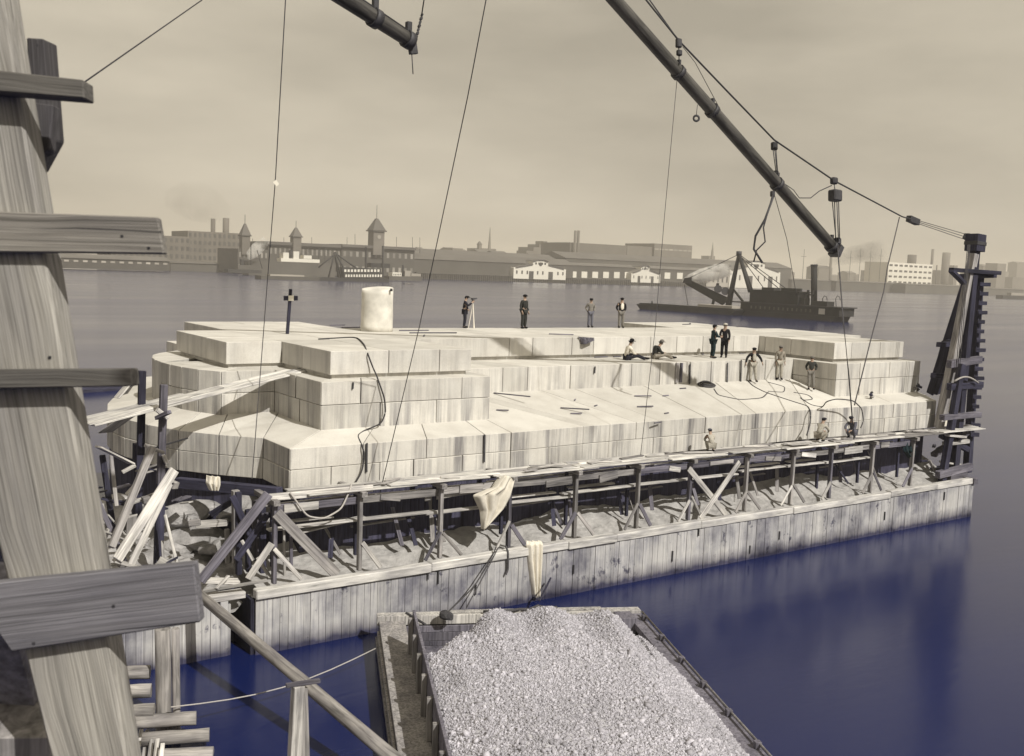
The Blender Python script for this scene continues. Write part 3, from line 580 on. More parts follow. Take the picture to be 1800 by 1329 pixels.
for u, r, lab in ((290, .2, 'stout lit timber pile standing in the log crib'), (312, .1, 'thin pile behind the stout lit pile')):
    p = pz(u, 1258, .5); tag(logm('timber_pile', (p.x, p.y, -1.2), (p.x - .05, p.y + .02, py(u - 2, 1105, p.y).z), r, M['log']), lab, 'pile')
p = py(524, 1205, 19.2); tp = thing('mooring_dolphin', 'pointed pale timber pile with a crosspiece at the bottom edge', 'pile', (p.x, p.y, 0))
beam('stake', (p.x - .16, p.y, -1), (p.x, p.y, p.z), .24, .2, M['plank'], tp, Vector((0, 1, 0))); beam('stake', (p.x + .3, p.y + .1, -1), (p.x + .12, p.y + .1, p.z - .1), .22, .18, M['plank_mid'], tp, Vector((0, 1, 0)))
beam('crosspiece', (p.x - .25, p.y + .05, p.z + .03), (p.x + .45, p.y - .1, p.z + .05), .12, .08, M['timber'], tp)
p1, p2 = pz(660, 1140, .6), pz(300, 1243, .9); tag(tube('mooring_line', [p1.lerp(p2, k / 8) - Vector((0, 0, .35 * math.sin(math.pi * k / 8))) for k in range(9)], .018, M['rope_light']), 'thin pale mooring line from the barge corner to the log crib', 'rope')
for k in range(5):
    a = pz(250 + k * 9, 1275 + k * 8, .2 + .1 * k); tag(beam('split_board', a, a + b2 * 2.0 + b1 * .15 - Vector((0, 0, .6)), .1, .05, M['plank']), 'narrow split board lying down the side of the log crib', 'board', 'split boards beside the log crib')
lg('floating_boom', (60, 694), .12, (238, 680), .12, .6, 'dark floating log boom on the water far behind the staging', 'log boom', 'dark')
# ================================================================== DERRICK TOWER, right end of the cofferdam
dt = thing('derrick_mast', 'dark timber derrick mast with raking legs at the far right end of the pier', 'derrick', (50.3, 29.6, 2))
mb = Vector((49.55, 29.55, 2.0)); mtp = py(1716, 412, 29.8)
def mp_(k): return mb.lerp(mtp, k)
beam('mast', mb, mp_(.985), .42, .42, M['dark'], dt, Vector((0, 1, 0))); beam('mast_head', mp_(.93), mp_(1.0), .8, .7, M['dark'], dt, Vector((0, 1, 0)))
beam('mast_band', mp_(.955), mp_(.97), .86, .76, M['iron'], dt, Vector((0, 1, 0)))
beam('raking_leg', py(1712, 446, 29.7), py(1650, 752, 30.2), .42, .36, M['plank_mid'], dt, Vector((0, 1, 0)))
beam('raking_leg', py(1709, 470, 30.2), py(1638, 690, 33.5), .5, .42, M['dark'], dt, Vector((0, 1, 0)))
beam('raking_leg_splice', py(1668, 600, 31.6), py(1645, 690, 32.4), .62, .5, M['dark'], dt, Vector((0, 1, 0)))
beam('raking_leg', py(1690, 640, 29.4), py(1655, 850, 29.2), .36, .3, M['dark'], dt, Vector((0, 1, 0)))
m2 = beam('mast', py(1722, 480, 30.2), py(1700, 830, 30.2), .36, .36, M['dark'], dt, Vector((0, 1, 0)))
for k in range(17):
    v = 500 + k * 16.5; p = py(1727 - k * 1.05, v, 29.9); w = random.uniform(.2, .42)
    beam('climbing_cleat', p - RT * .15, p + RT * w, .14, .2, M['dark'], m2, jit=.1)
for (a, b, h, mt, y) in [((1672, 474), (1756, 480), .2, 'dark', 29.6), ((1690, 486), (1748, 484), .26, 'dark', 30), ((1672, 476), (1694, 498), .16, 'dark', 29.5), ((1668, 640), (1722, 632), .38, 'timber', 29.6), ((1668, 680), (1725, 676), .34, 'dark', 29.5), ((1656, 734), (1722, 728), .28, 'timber', 29.3),
        ((1640, 660), (1680, 662), .26, 'dark', 30.6), ((1650, 606), (1690, 604), .25, 'dark', 31), ((1648, 835), (1706, 820), .36, 'timber', 29.1), ((1655, 765), (1700, 790), .3, 'dark', 29.6), ((1640, 800), (1700, 760), .22, 'timber', 30), ((1660, 780), (1700, 775), .2, 'plank', 29.5), ((1665, 765), (1695, 768), .12, 'plank', 29.2), ((1655, 812), (1695, 818), .1, 'plank', 29.6)]:
    beam('cross_timber', py(*a, y), py(*b, y), .3, h, M[mt], dt, jit=.08)
beam('foot_block', (48.4, 29.2, 2.1), (50.0, 29.25, 2.1), .5, .5, M['timber'], dt); beam('foot_block', (48.6, 30.2, 2.1), (50.1, 30.2, 2.1), .5, .5, M['dark'], dt)
for u0, u1, v0, v1 in ((1668, 1686, 702, 725), (1658, 1678, 735, 749)):
    q = [py(u0, v1, 31), py(u1 - 2, v1, 31), py(u1 + 3, v0, 31), py(u0 + 4, v0, 31)]; hexa('white_board', [p for p in q[:2]] + [q[1] + Vector((0, .05, 0)), q[0] + Vector((0, .05, 0))] + [q[3], q[2], q[2] + Vector((0, .05, 0)), q[3] + Vector((0, .05, 0))], M['white'], dt)
for k in range(12):
    p = py(random.uniform(1620, 1690), random.uniform(770, 838), random.uniform(29.2, 31)); beam('brace_scrap', p, p + Vector((random.uniform(-.8, .8), random.uniform(-.3, .3), random.uniform(-.9, .9))), .16, .1, M[['dark', 'timber', 'plank_mid'][k % 3]], dt)
tube('rope_loop', [py(1678 + k * 5.2, 670 - 9 * math.sin(k / 8 * math.pi) + k * .4, 29.2) for k in range(9)], .05, M['rope_light'], dt)
for k in range(3): tube('rope_drop', [py(1705 - k * 2, 430, 29.4), py(1690 - k * 3, 610, 29.3), py(1683 - k * 3, 690, 29.4)], .02, M['rope'], dt)
cloth('green_cloth', [[py(1586, 778, 29.2), py(1606, 776, 29.2)], [py(1592, 795, 29.1), py(1605, 790, 29.1)], [py(1600, 806, 29.1), py(1606, 800, 29.1)]], 'small dark cloth hanging on the scaffold next to the derrick mast').data.materials[0] = M['teal']
# ================================================================== BOOMS AND RIGGING
def boom(name, A, B, r0, r1, label, bands):
    t = thing(name, label, 'boom', A); A, B = Vector(A), Vector(B)
    Mx, L = frame(A, B); bm = bmesh.new(); n = 14; rings = []
    for i in range(13):
        k = i / 12; rr = r0 + (r1 - r0) * k
        rings.append([bm.verts.new((math.cos(2 * math.pi * j / n) * rr, math.sin(2 * math.pi * j / n) * rr, L * k)) for j in range(n)])
    for i in range(12):
        for j in range(n): f = bm.faces.new((rings[i][j], rings[i][(j + 1) % n], rings[i + 1][(j + 1) % n], rings[i + 1][j])); f.smooth = True
    bm.faces.new(rings[0][::-1]); bm.faces.new(rings[-1]); me = bpy.data.meshes.new('spar'); bm.to_mesh(me); bm.free(); mobj('spar', me, M['spar'], t, Mx)
    d = (B - A).normalized()
    for k in bands:
        p = A.lerp(B, k); rr = (r0 + (r1 - r0) * k); bd = tube('band', [p - d * .09, p + d * .09], rr * 1.25, M['iron'], t, n=14)
        beam('band_lug', p + Vector((0, 0, rr)), p + Vector((0, 0, rr + .22)), .12, .12, M['iron'], bd)
    # truss rod laid along the top of the spar
    nrm = Vector((0, 0, 1)) - d * d.z; nrm.normalize(); tube('truss_rod', [A + nrm * (r0 * 1.1), A.lerp(B, .5) + nrm * ((r0 + r1) / 2 * 1.15), B + nrm * (r1 * 1.1)], .03, M['iron'], t)
    return t
TIP = pd(1467, 438, 43); UPP = pd(1080, 0, 34.2); top = TIP + (UPP - TIP) * 1.5
def onboom(u):   # point on the boom axis seen at column u
    best = min((abs((lambda q: CX + F * q.dot(RT) / q.dot(FW))(TIP.lerp(top, k / 400) - EYE) - u), k) for k in range(401)); return TIP.lerp(top, best[1] / 400)
def bk(u): return (onboom(u) - TIP).length / (top - TIP).length
main_boom = boom('derrick_boom', TIP, top, .235, .22, 'long round derrick boom slanting down from the top edge above the pier', [.012] + [bk(u) for u in (1366, 1252, 1192)])
beam('boom_end_block', TIP + (TIP - top).normalized() * .25, TIP, .5, .5, M['iron'], main_boom)
T2 = pd(724, 74, 22); U2 = pd(600, -6, 20.5); b2m = boom('short_boom', T2, T2 + (U2 - T2) * 1.8, .155, .19, 'dark boom tip with a hanging rope at the top of the sky', [.03, .3])
beam('end_shackle', T2, T2 + Vector((.05, 0, -.25)), .18, .12, M['iron'], b2m); tube('hanging_rope', [T2 + Vector((0, 0, -.2)), pd(726, 130, 22)], .012, M['rope'], b2m)
for k in range(7): p = pd(731 + k * 1.6, 68 - k * 6.5, 22); beam('chain_link', p, p + Vector((.03, .0, .07)), .07 if k % 2 else .03, .05, M['iron'], b2m)
tube('topping_rope', [pd(741, 28, 22), pd(750, -30, 21.5)], .014, M['rope'], b2m)
def line(name, pts, r, label, cat='cable', mat='rope', parent=None, n=5):
    o = tube(name, pts, r, M[mat], parent, n=n)
    if parent is None: tag(o, label, cat)
    return o
# topping lift running from the sky to the derrick mast
def onl(u, v, d): return pd(u, v, d)
guy = thing('topping_lift', 'guy cable with hanging tackle blocks above the long boom, tied to the derrick mast', 'cable', pd(1705, 420, 58))
gp = [pd(1128, -10, 35), pd(1194, 72, 36), pd(1280, 162, 37.5), pd(1361, 246, 39), pd(1467, 318, 42), pd(1586, 381, 49), pd(1610, 388, 50.5)]
tube('guy_cable', gp, .035, M['iron'], guy, n=5); tube('guy_cable', [pd(1135, -10, 35), pd(1192, 70, 36)], .025, M['iron'], guy, n=5)
for k in range(3): tube('tackle_fall', [pd(1608, 386 + k * 2.5, 50.5), pd(1702, 413 + k * 5, 55.5)], .018, M['iron'], guy, n=4)
beam('tackle_block', pd(1597, 384, 50), pd(1613, 391, 50.5), .28, .3, M['iron'], guy); beam('tackle_block', pd(1698, 414, 55.3), pd(1708, 424, 55.6), .35, .3, M['iron'], guy)
for u, v0, v1, d, w in ((1193, 68, 84, 36, .22), (1194, 88, 98, 36, .2), (1361, 250, 264, 39.5, .25), (1364, 300, 308, 40.5, .2), (1466, 312, 324, 42, .3), (1468, 334, 354, 42.2, .5), (1472, 418, 430, 42.8, .3), (1358, 336, 346, 40.2, .18)):
    beam('tackle_block', pd(u, v0, d), pd(u, v1, d), w, w * .8, M['iron'], guy, Vector((0, 1, 0)), bevel=.05)
for u, a, u2, b, d in ((1193, 84, 1194, 114, 36), (1359, 264, 1364, 302, 40), (1362, 264, 1366, 302, 40), (1364, 262, 1368, 318, 40.3), (1463, 354, 1470, 425, 42.5), (1467, 354, 1469, 425, 42.5), (1471, 354, 1474, 425, 42.6), (1474, 352, 1476, 420, 42.6), (1466, 322, 1468, 336, 42)):
    tube('fall_rope', [pd(u, a, d), pd(u2, b, d)], .022, M['iron'], guy, n=4)
tube('fall_rope', [pd(1372, 318, 40.5), pd(1395, 334, 41), pd(1405, 348, 41.2), pd(1425, 348, 41.5), pd(1440, 336, 41.8), pd(1462, 326, 42)], .02, M['iron'], guy, n=4)
tube('fall_rope', [pd(1200, 82, 36), pd(1222, 110, 36.8), pd(1270, 200, 38)], .014, M['iron'], guy, n=4)
wheel = thing('hanging_sheave', 'small round sheave wheel hanging on a cord below the boom', 'sheave', pd(1224, 207, 37))
c = pd(1224, 208, 37); tube('rim', [c + (RT * math.cos(k / 12 * 6.2832) + UP * math.sin(k / 12 * 6.2832)) * .1 for k in range(13)], .04, M['iron'], wheel, n=6, cap=False); tube('cord', [c + UP * .1, pd(1226, 184, 37)], .012, M['iron'], wheel, n=4)
tag(tube('sling_rope', [pd(1359, 346, 40), pd(1345, 385, 40), pd(1328, 415, 40), pd(1325, 438, 40), pd(1340, 462, 40)], .045, M['iron']), 'dark doubled rope sling dangling under the boom', 'rope')
tag(tube('sling_rope', [pd(1358, 344, 40.1), pd(1342, 400, 40.1), pd(1345, 425, 40.1), pd(1330, 440, 40.1), pd(1325, 460, 40.1)], .03, M['rope']), 'thinner looped rope dangling beside the rope sling', 'rope')
q = pz(1395, 690, 6.0)
line('tag_line', [pd(1362, 345, 40.3), pd(1383, 420, 44), pd(1400, 520, 50)], .014, 'thin line slanting from the boom block toward the dredge hull')
line('hoist_line', [pd(1472, 430, 42.8), pd(1482, 560, 41.5), pd(1492, 660, 40.5), py(1501, 772, 28.9)], .028, 'taut dark hoist line dropping from the boom tip to the scaffold')
line('bent_line', [pd(1581, 382, 49), pd(1572, 420, 48), pd(1560, 470, 47), pd(1554, 510, 46), pd(1530, 600, 43.5), pd(1502, 712, 40.5)], .026, 'crooked rope hanging from the guy cable down to the pier')
line('signal_line', [pd(503, -20, 27), pd(484, 316, 33), pd(462, 600, 36), py(443, 842, 30.4)], .016, 'thin upright line carrying a white tag at the left of the pier')
tg = pd(485, 321, 33); tag(hexa('paper_tag', [tg + RT * a + UP * b + FW * c for c in (-.004, .004) for a, b in ((-.1, .02), (.02, -.13), (.11, -.05), (-.02, .13))], M['white']), 'little white tag tied to the upright line in the sky', 'tag')
line('stay_line', [pd(858, -20, 24), pd(822, 170, 27), pd(737, 575, 34), py(668, 866, 29.3)], .015, 'long slanting stay from the top of the sky down to the left scaffold')
line('drop_line', [pd(1190, 140, 36.5), pd(1168, 380, 38), pd(1152, 575, 39), py(1126, 800, 29.0)], .012, 'faint thin line dropping from the boom to the middle of the scaffold')
line('back_stay', [pd(355, 0, 14), pd(146, 146, 9.5)], .008, 'thin wire crossing the top left corner of the sky')
for k, (P_, lab) in enumerate([([(1240, 535, 'd', 52), (1252, 700, 'd', 44), (1250, 690, 'd', 44)], '')][:0]): pass
# ================================================================== FOREGROUND TOWER LEG
tw = thing('camera_tower', 'close rough timber tower leg with nailed cross cleats along the left edge', 'tower', pd(120, 1000, 3))
def plate(name, TL, TR, BR, BL, thick, mat, parent, axis='v', bevel=.004):
    """front quad (3D) pushed back by thick along the view; local z follows the grain"""
    TL, TR, BR, BL = map(Vector, (TL, TR, BR, BL)); n = (TR - TL).cross(BL - TL).normalized()
    if n.dot(FW) < 0: n = -n
    bk_ = n * thick; Mx, L = frame((BL + BR) / 2 if axis == 'v' else (TL + BL) / 2, (TL + TR) / 2 if axis == 'v' else (TR + BR) / 2, -n); inv = Mx.inverted()
    bm = bmesh.new(); vs = [bm.verts.new(inv @ p) for p in (BL, BR, BR + bk_, BL + bk_, TL, TR, TR + bk_, TL + bk_)]
    for f in ((3, 2, 1, 0), (4, 5, 6, 7), (0, 1, 5, 4), (1, 2, 6, 5), (2, 3, 7, 6), (3, 0, 4, 7)): bm.faces.new([vs[i] for i in f])
    bmesh.ops.recalc_face_normals(bm, faces=bm.faces)
    if bevel: bev(bm, bevel)
    me = bpy.data.meshes.new(name); bm.to_mesh(me); bm.free(); return mobj(name, me, mat, parent, Mx)
def ext(a, b, k): return b + (b - a) * k
tl, tr, br, bl = pd(-240, 0, 3.1), pd(6, 0, 3.1), pd(222, 1329, 3.2), pd(88, 1329, 3.2)
plate('leg', ext(bl, tl, .5), ext(br, tr, .5), ext(tr, br, .25), ext(tl, bl, .25), .12, M['fore'], tw, bevel=.008)
lm = (ext(tr, br, .25) + ext(tl, bl, .25)) / 2 + FW * .06; ld = ((br + bl) - (tr + tl)).normalized(); beam('leg_foot', lm, lm + ld * 11.5, .2, .14, M['fore'], tw)
def legd(u, v): # depth of the leg's front face along a pixel ray
    n_ = (tr - tl).cross(bl - tl).normalized(); r = ray(u, v) / F; return (tr - EYE).dot(n_) / r.dot(n_)
def cleat(q, thick, mat):
    P_ = [pd(u, v, legd(u, v) - thick - .003) for u, v in q]; plate('cleat', *P_, thick, M[mat], tw, 'h', .004)
cleat(((-260, 95), (146, 140), (148, 173), (-260, 140)), .075, 'cleat_mid')
cleat(((-260, 362), (277, 382), (288, 446), (-260, 440)), .035, 'cleat')
cleat(((-260, 652), (231, 648), (233, 679), (-260, 688)), .06, 'cleat_mid')
cleat(((-60, 1030), (340, 990), (352, 1094), (20, 1146)), .05, 'cleat_blue')
plate('back_timber', pd(46, 66, 3.3), pd(76, 68, 3.3), pd(90, 245, 3.35), pd(60, 300, 3.35), .1, M['cleat_dark'], tw); plate('back_timber', pd(60, 180, 3.24), pd(94, 184, 3.24), pd(86, 262, 3.24), pd(70, 272, 3.24), .05, M['cleat_dark'], tw)
plate('side_timber', pd(-300, 1060, 3.3), pd(14, 1080, 3.3), pd(86, 1329, 3.7), pd(-300, 1345, 3.7), .25, M['mottled'], tw)
plate('side_timber_foot', pd(-300, 1300, 3.3), pd(84, 1296, 3.42), pd(96, 1400, 3.5), pd(-300, 1420, 3.4), .2, M['plank_mid'], tw)
cs = pd(-60, 1340, 3.75); beam('side_timber_leg', cs, Vector((cs.x, cs.y, -.8)), .4, .25, M['mottled'], tw)
for u, v, d in ((88, 628, 0), (66, 80, 0), (215, 415, .036), (262, 436, .036), (200, 1065, .052), (60, 1130, .052)):
    p = pd(u, v, legd(u, v) - d); beam('nail', p, p - FW * .004 - UP * .001, .008, .008, M['iron'], tw, bevel=0)
# ================================================================== PEOPLE
BASE = dict(pel=(0, 0, .95), spi=(0, .01, 1.16), che=(0, .0, 1.36), nek=(0, .02, 1.50), hed=(0, .035, 1.60), top=(0, .03, 1.69),
    shL=(-.17, 0, 1.41), elL=(-.22, -.03, 1.14), wrL=(-.22, .07, .9), haL=(-.22, .1, .82), shR=(.17, 0, 1.41), elR=(.22, -.03, 1.14), wrR=(.22, .07, .9), haR=(.22, .1, .82),
    hiL=(-.09, 0, .9), knL=(-.1, .03, .49), anL=(-.11, -.02, .09), toL=(-.13, .14, .035), hiR=(.09, 0, .9), knR=(.1, .03, .49), anR=(.11, -.02, .09), toR=(.13, .14, .035))
def skinmesh(name, V, E_, R, mat, parent, mw, sub=1):
    me = bpy.data.meshes.new(name); me.from_pydata([tuple(v) for v in V], E_, [])
    o = mobj(name, me, mat, parent, mw)
    bm = bmesh.new(); bm.from_mesh(me); bm.verts.layers.skin.verify(); bm.to_mesh(me); bm.free()
    sk = me.skin_vertices[0].data
    for i, r in enumerate(R): sk[i].radius = r if isinstance(r, tuple) else (r, r); sk[i].use_root = (i == 0); sk[i].use_loose = False
    m = o.modifiers.new('skin', 'SKIN'); m.use_smooth_shade = True; m.branch_smoothing = .6
    s = o.modifiers.new('sub', 'SUBSURF'); s.levels = sub; s.render_levels = sub
    return o
def ellipsoid(name, c, r, mat, parent, mw, brim=None):
    bm = bmesh.new(); bmesh.ops.create_uvsphere(bm, u_segments=12, v_segments=7, radius=1)
    for v in bm.verts: v.co = Vector((v.co.x * r[0] + c[0], v.co.y * r[1] + c[1], v.co.z * r[2] + c[2]))
    if brim:
        b0 = bmesh.ops.create_cone(bm, segments=14, radius1=1, radius2=.92, depth=1, cap_ends=True)['verts']
        for v in b0: v.co = Vector((v.co.x * brim[0] + c[0], v.co.y * brim[1] + c[1] + brim[3], v.co.z * brim[2] + c[2] - r[2] * .45))
    for f in bm.faces: f.smooth = True
    me = bpy.data.meshes.new(name); bm.to_mesh(me); bm.free(); return mobj(name, me, mat, parent, mw)
def person(label, foot, face, top_, bot_, hat='cap', hatm='black', J=None, skirt=0, sc_=1.0, bib=None, group='workmen on the pier', sleeves=None):
    P = {k: Vector(v) for k, v in BASE.items()}
    for k, v in (J or {}).items(): P[k] = Vector(v)
    a = math.atan2(-face[0], face[1]); mw = Matrix.Translation(foot) @ Matrix.Rotation(a, 4, 'Z') @ Matrix.Scale(sc_, 4)
    t = bpy.data.objects.new('person', None); COL.objects.link(t); t.location = foot; tag(t, label, 'person', group)
    names = list(P); V = [P[k] for k in names]; ix = {k: i for i, k in enumerate(names)}
    ch = [('pel', 'spi'), ('spi', 'che'), ('che', 'nek'), ('nek', 'hed'), ('hed', 'top')]
    for s in 'LR': ch += [('che', 'sh' + s), ('sh' + s, 'el' + s), ('el' + s, 'wr' + s), ('wr' + s, 'ha' + s), ('pel', 'hi' + s), ('hi' + s, 'kn' + s), ('kn' + s, 'an' + s), ('an' + s, 'to' + s)]
    E_ = [(ix[x], ix[y]) for x, y in ch]
    rad = dict(pel=.125, spi=.115, che=.13, nek=.06, hed=.088, top=.062, sh=.06, el=.045, wr=.032, ha=.036, hi=.085, kn=.06, an=.045, to=.035)
    R = [rad[k] if k in rad else rad[k[:2]] for k in names]
    for s in 'LR':   # five fingers on each hand
        d = (P['ha' + s] - P['wr' + s]).normalized(); sd_ = d.cross(Vector((1, 0, 0))); sd_ = sd_.normalized() if sd_.length > .1 else Vector((0, 1, 0))
        for k in range(5):
            off = sd_ * ((k - 1.5) * .022) if k < 4 else sd_ * -.055; L = (.07, .08, .078, .06, .035)[k]
            V.append(P['ha' + s] + off * 1.0 + d * .02); E_.append((ix['ha' + s], len(V) - 1)); R.append(.010)
            V.append(P['ha' + s] + off * 1.1 + d * (.02 + L) + Vector((0, .012, 0))); E_.append((len(V) - 2, len(V) - 1)); R.append(.008)
    body = skinmesh('body', V, E_, R, M['skin'], t, mw)
    hd = P['hed']; up_ = (P['top'] - P['nek']).normalized(); fwd = Vector((0, 1, 0)) - up_ * up_.y
    fwd.normalize(); hc = P['hed'] + up_ * .03
    ellipsoid('nose', tuple(hd + fwd * .098 + up_ * .0), (.014, .02, .024), M['skin'], body, mw)
    for sx in (-1, 1): ellipsoid('eye', tuple(hd + fwd * .082 + up_ * .03 + Vector((sx * .033, 0, 0))), (.012, .01, .008), M['black'], body, mw); ellipsoid('ear', tuple(hd + Vector((sx * .088, 0, 0))), (.014, .022, .032), M['skin'], body, mw)
    ellipsoid('mouth', tuple(hd + fwd * .08 - up_ * .045), (.024, .012, .007), M['denim'], body, mw)
    ellipsoid('hair', tuple(hc - fwd * .02 + up_ * .01), (.092, .1, .085), M['black'], body, mw)
    # trousers
    k = ['pel', 'hiL', 'knL', 'anL', 'hiR', 'knR', 'anR']; VV = [P[x] for x in k]
    VV[3] = P['anL'] + Vector((0, 0, .0)); EE = [(0, 1), (1, 2), (2, 3), (0, 4), (4, 5), (5, 6)]; skinmesh('trousers', VV, EE, [.155, .112, .088, .072, .112, .088, .072], M[bot_], t, mw)
    # jacket or shirt
    k = ['pel', 'spi', 'che', 'nek', 'shL', 'elL', 'wrL', 'shR', 'elR', 'wrR']; VV = [P[x] for x in k]; VV[3] = P['che'].lerp(P['nek'], .75); EE = [(0, 1), (1, 2), (2, 3), (2, 4), (4, 5), (5, 6), (2, 7), (7, 8), (8, 9)]; RR = [.165, .15, .165, .075, .085, .066, .052, .085, .066, .052]
    if skirt:
        for s in 'LR': VV.append(P['hi' + s].lerp(P['kn' + s], skirt)); EE.append((0, len(VV) - 1)); RR.append(.135)
    skinmesh('jacket', VV, EE, RR, M[top_], t, mw)
    if bib:
        c = P['che'].lerp(P['spi'], .6); ellipsoid('bib', (c.x, c.y + .13, c.z), (.1, .05, .2), M[bib], t, mw)
    for s in 'LR':
        c = P['an' + s].lerp(P['to' + s], .45); ellipsoid('shoe', (c.x, c.y, max(c.z, .045)), (.055, .15, .05), M['black'], t, mw)
    c = hc + up_ * .055
    if hat == 'cap': ellipsoid('cap', tuple(c), (.115, .125, .058), M[hatm], t, mw, (.075, .08, .018, .1))
    else: ellipsoid('hat', tuple(c + up_ * .02), (.098, .105, .085), M[hatm], t, mw, (.17, .18, .016, 0))
    return t
CAMF = Vector((-.578, -.816)); RTF = Vector((.82, -.57)); BACK = Vector((.578, .816))
def mixf(a, b, k): v = a * (1 - k) + b * k; return v.normalized()
ARMS_BACK = dict(elL=(-.27, -.12, 1.15), wrL=(-.2, .02, .98), haL=(-.13, .06, .96), elR=(.27, -.12, 1.15), wrR=(.2, .02, .98), haR=(.13, .06, .96))
SURV = dict(elR=(.24, .18, 1.2), wrR=(.12, .36, 1.36), haR=(.08, .42, 1.4), elL=(-.24, .1, 1.16), wrL=(-.16, .14, .98), haL=(-.12, .18, .96), hed=(0, .07, 1.58), top=(0, .1, 1.67))
f1 = pz(816, 577, 8.8)
person('surveyor in dark overalls peering through the tripod instrument', f1, RTF, 'navy', 'navy', J=SURV, sc_=.97)
person('lone man in dark work clothes and cap right of the surveyor', pz(920, 578, 8.8), mixf(CAMF, RTF, .5), 'olive', 'olive', sc_=1.04)
person('man in pale rumpled jacket and dark trousers at the back edge', pz(1037, 576, 8.8), mixf(CAMF, RTF, .25), 'greyc', 'denim', J=ARMS_BACK, skirt=.3, sc_=.95)
person('man in black coat and white shirt at the back edge, hands at his sides', pz(1091, 577, 8.8), mixf(CAMF, RTF, .15), 'black', 'greyc', J=ARMS_BACK, skirt=.2, sc_=1.0, bib='shirt')
SIT = dict(pel=(0, 0, .13), spi=(0, .02, .34), che=(0, .1, .54), nek=(0, .15, .68), hed=(0, .2, .78), top=(0, .2, .87), shL=(-.17, .1, .57), elL=(-.22, .2, .34), wrL=(-.14, .4, .28), haL=(-.1, .46, .26), shR=(.17, .1, .57), elR=(.22, .2, .34), wrR=(.14, .4, .28), haR=(.1, .46, .26),
    hiL=(-.1, .04, .12), knL=(-.12, .45, .27), anL=(-.1, .85, .07), toL=(-.11, .98, .12), hiR=(.1, .04, .12), knR=(.12, .46, .22), anR=(.1, .88, .06), toR=(.11, 1.0, .12))
person('seated man in white shirt sleeves and dark hat, legs stretched out on the ledge', pz(1101, 633, 7.81), Vector((.95, -.3)), 'shirt', 'navy', 'hat', 'black', J=SIT, sc_=1.08)
person('seated man in dark jacket and brimmed hat bent forward on the ledge', pz(1150, 631, 7.81), Vector((.95, -.3)), 'olive', 'tan', 'hat', 'greyc', J=dict(SIT, che=(0, .16, .5), nek=(0, .24, .62), hed=(0, .3, .72), top=(0, .33, .8)), sc_=1.08)
TALK = dict(elR=(.24, .12, 1.15), wrR=(.12, .32, 1.12), haR=(.08, .4, 1.12), elL=(-.24, .1, 1.14), wrL=(-.14, .3, 1.1), haL=(-.1, .38, 1.1))
person('man in dark coat seen side on, handing over a paper', pz(1252, 630, 7.81), Vector((.9, -.35)), 'teal', 'teal', J=TALK, skirt=.35, sc_=.98)
person('tall man in long black coat and pale cap taking a paper', pz(1272, 629, 7.81), Vector((-.75, -.6)), 'black', 'black', 'cap', 'lightc', J=dict(BASE, elR=(.24, .1, 1.15), wrR=(.14, .3, 1.1), haR=(.1, .38, 1.1)), skirt=.75, sc_=1.02)
LEAN = dict(anL=(-.13, .2, .09), toL=(-.15, .35, .035), anR=(.16, .14, .09), toR=(.18, .3, .035), knL=(-.11, .12, .5), knR=(.13, .1, .5), hed=(0, .04, 1.59), top=(0, .04, 1.68))
def slope(u, v): r = ray(u, v); k = (H - 5.85 + .232 * 30.72) / (.232 * r.y - r.z); return EYE + r * k
person('man in pale bib overalls and dark shirt leaning on the wall, arms spread', slope(1322, 671) , mixf(CAMF, RTF, .1), 'black', 'lightc', 'cap', 'black', J=dict(LEAN, elL=(-.36, .02, 1.2), wrL=(-.42, .12, 1.0), haL=(-.43, .15, .93), elR=(.34, 0, 1.18), wrR=(.4, .08, .95), haR=(.41, .1, .88)), bib='lightc', sc_=1.0)
person('man in pale coveralls and cap standing straight against the granite wall', slope(1369, 668), mixf(CAMF, RTF, .05), 'tan', 'lightc', 'cap', 'greyc', sc_=1.03)
person('man in dark jacket and pale trousers leaning back beside the right pedestal', slope(1424, 684), mixf(CAMF, RTF, -.2), 'olive', 'greyc', 'cap', 'greyc', J=dict(ARMS_BACK, anL=(-.13, .3, .09), toL=(-.15, .45, .035), anR=(.1, .22, .09), toR=(.12, .36, .035), knL=(-.11, .2, .5), knR=(.1, .14, .5)), sc_=.97)
CROUCH = dict(pel=(0, -.12, .34), spi=(0, -.02, .55), che=(0, .12, .74), nek=(0, .2, .88), hed=(0, .26, .98), top=(0, .28, 1.07), shL=(-.17, .14, .77), elL=(-.24, .32, .58), wrL=(-.14, .5, .45), haL=(-.1, .56, .42), shR=(.17, .14, .77), elR=(.24, .32, .58), wrR=(.14, .5, .45), haR=(.1, .56, .42),
    hiL=(-.1, -.08, .32), knL=(-.17, .3, .46), anL=(-.14, .02, .09), toL=(-.16, .17, .035), hiR=(.1, -.08, .32), knR=(.17, .32, .42), anR=(.14, .0, .09), toR=(.16, .15, .035))
def deckp(u, v, y): p = py(u, v, y); return Vector((p.x, y, deckz(p.x) + .06))
person('workman in light shirt sitting on the scaffold with his back to us', deckp(1250, 785, 29.5), mixf(BACK, RTF, -.2), 'lightc', 'lightc', 'cap', 'denim', J=CROUCH, sc_=.85, group='workmen on the scaffold')
person('workman in pale overalls crouching on the scaffold beside hanging hoses', deckp(1441, 765, 29.5), Vector((.9, .1)), 'lightc', 'tan', 'cap', 'navy', J=CROUCH, sc_=.98, group='workmen on the scaffold')
person('dark clothed workman crouching on the scaffold under the hoist line', deckp(1498, 762, 29.5), Vector((-.7, -.2)), 'denim', 'denim', 'cap', 'navy', J=CROUCH, sc_=.98, group='workmen on the scaffold')
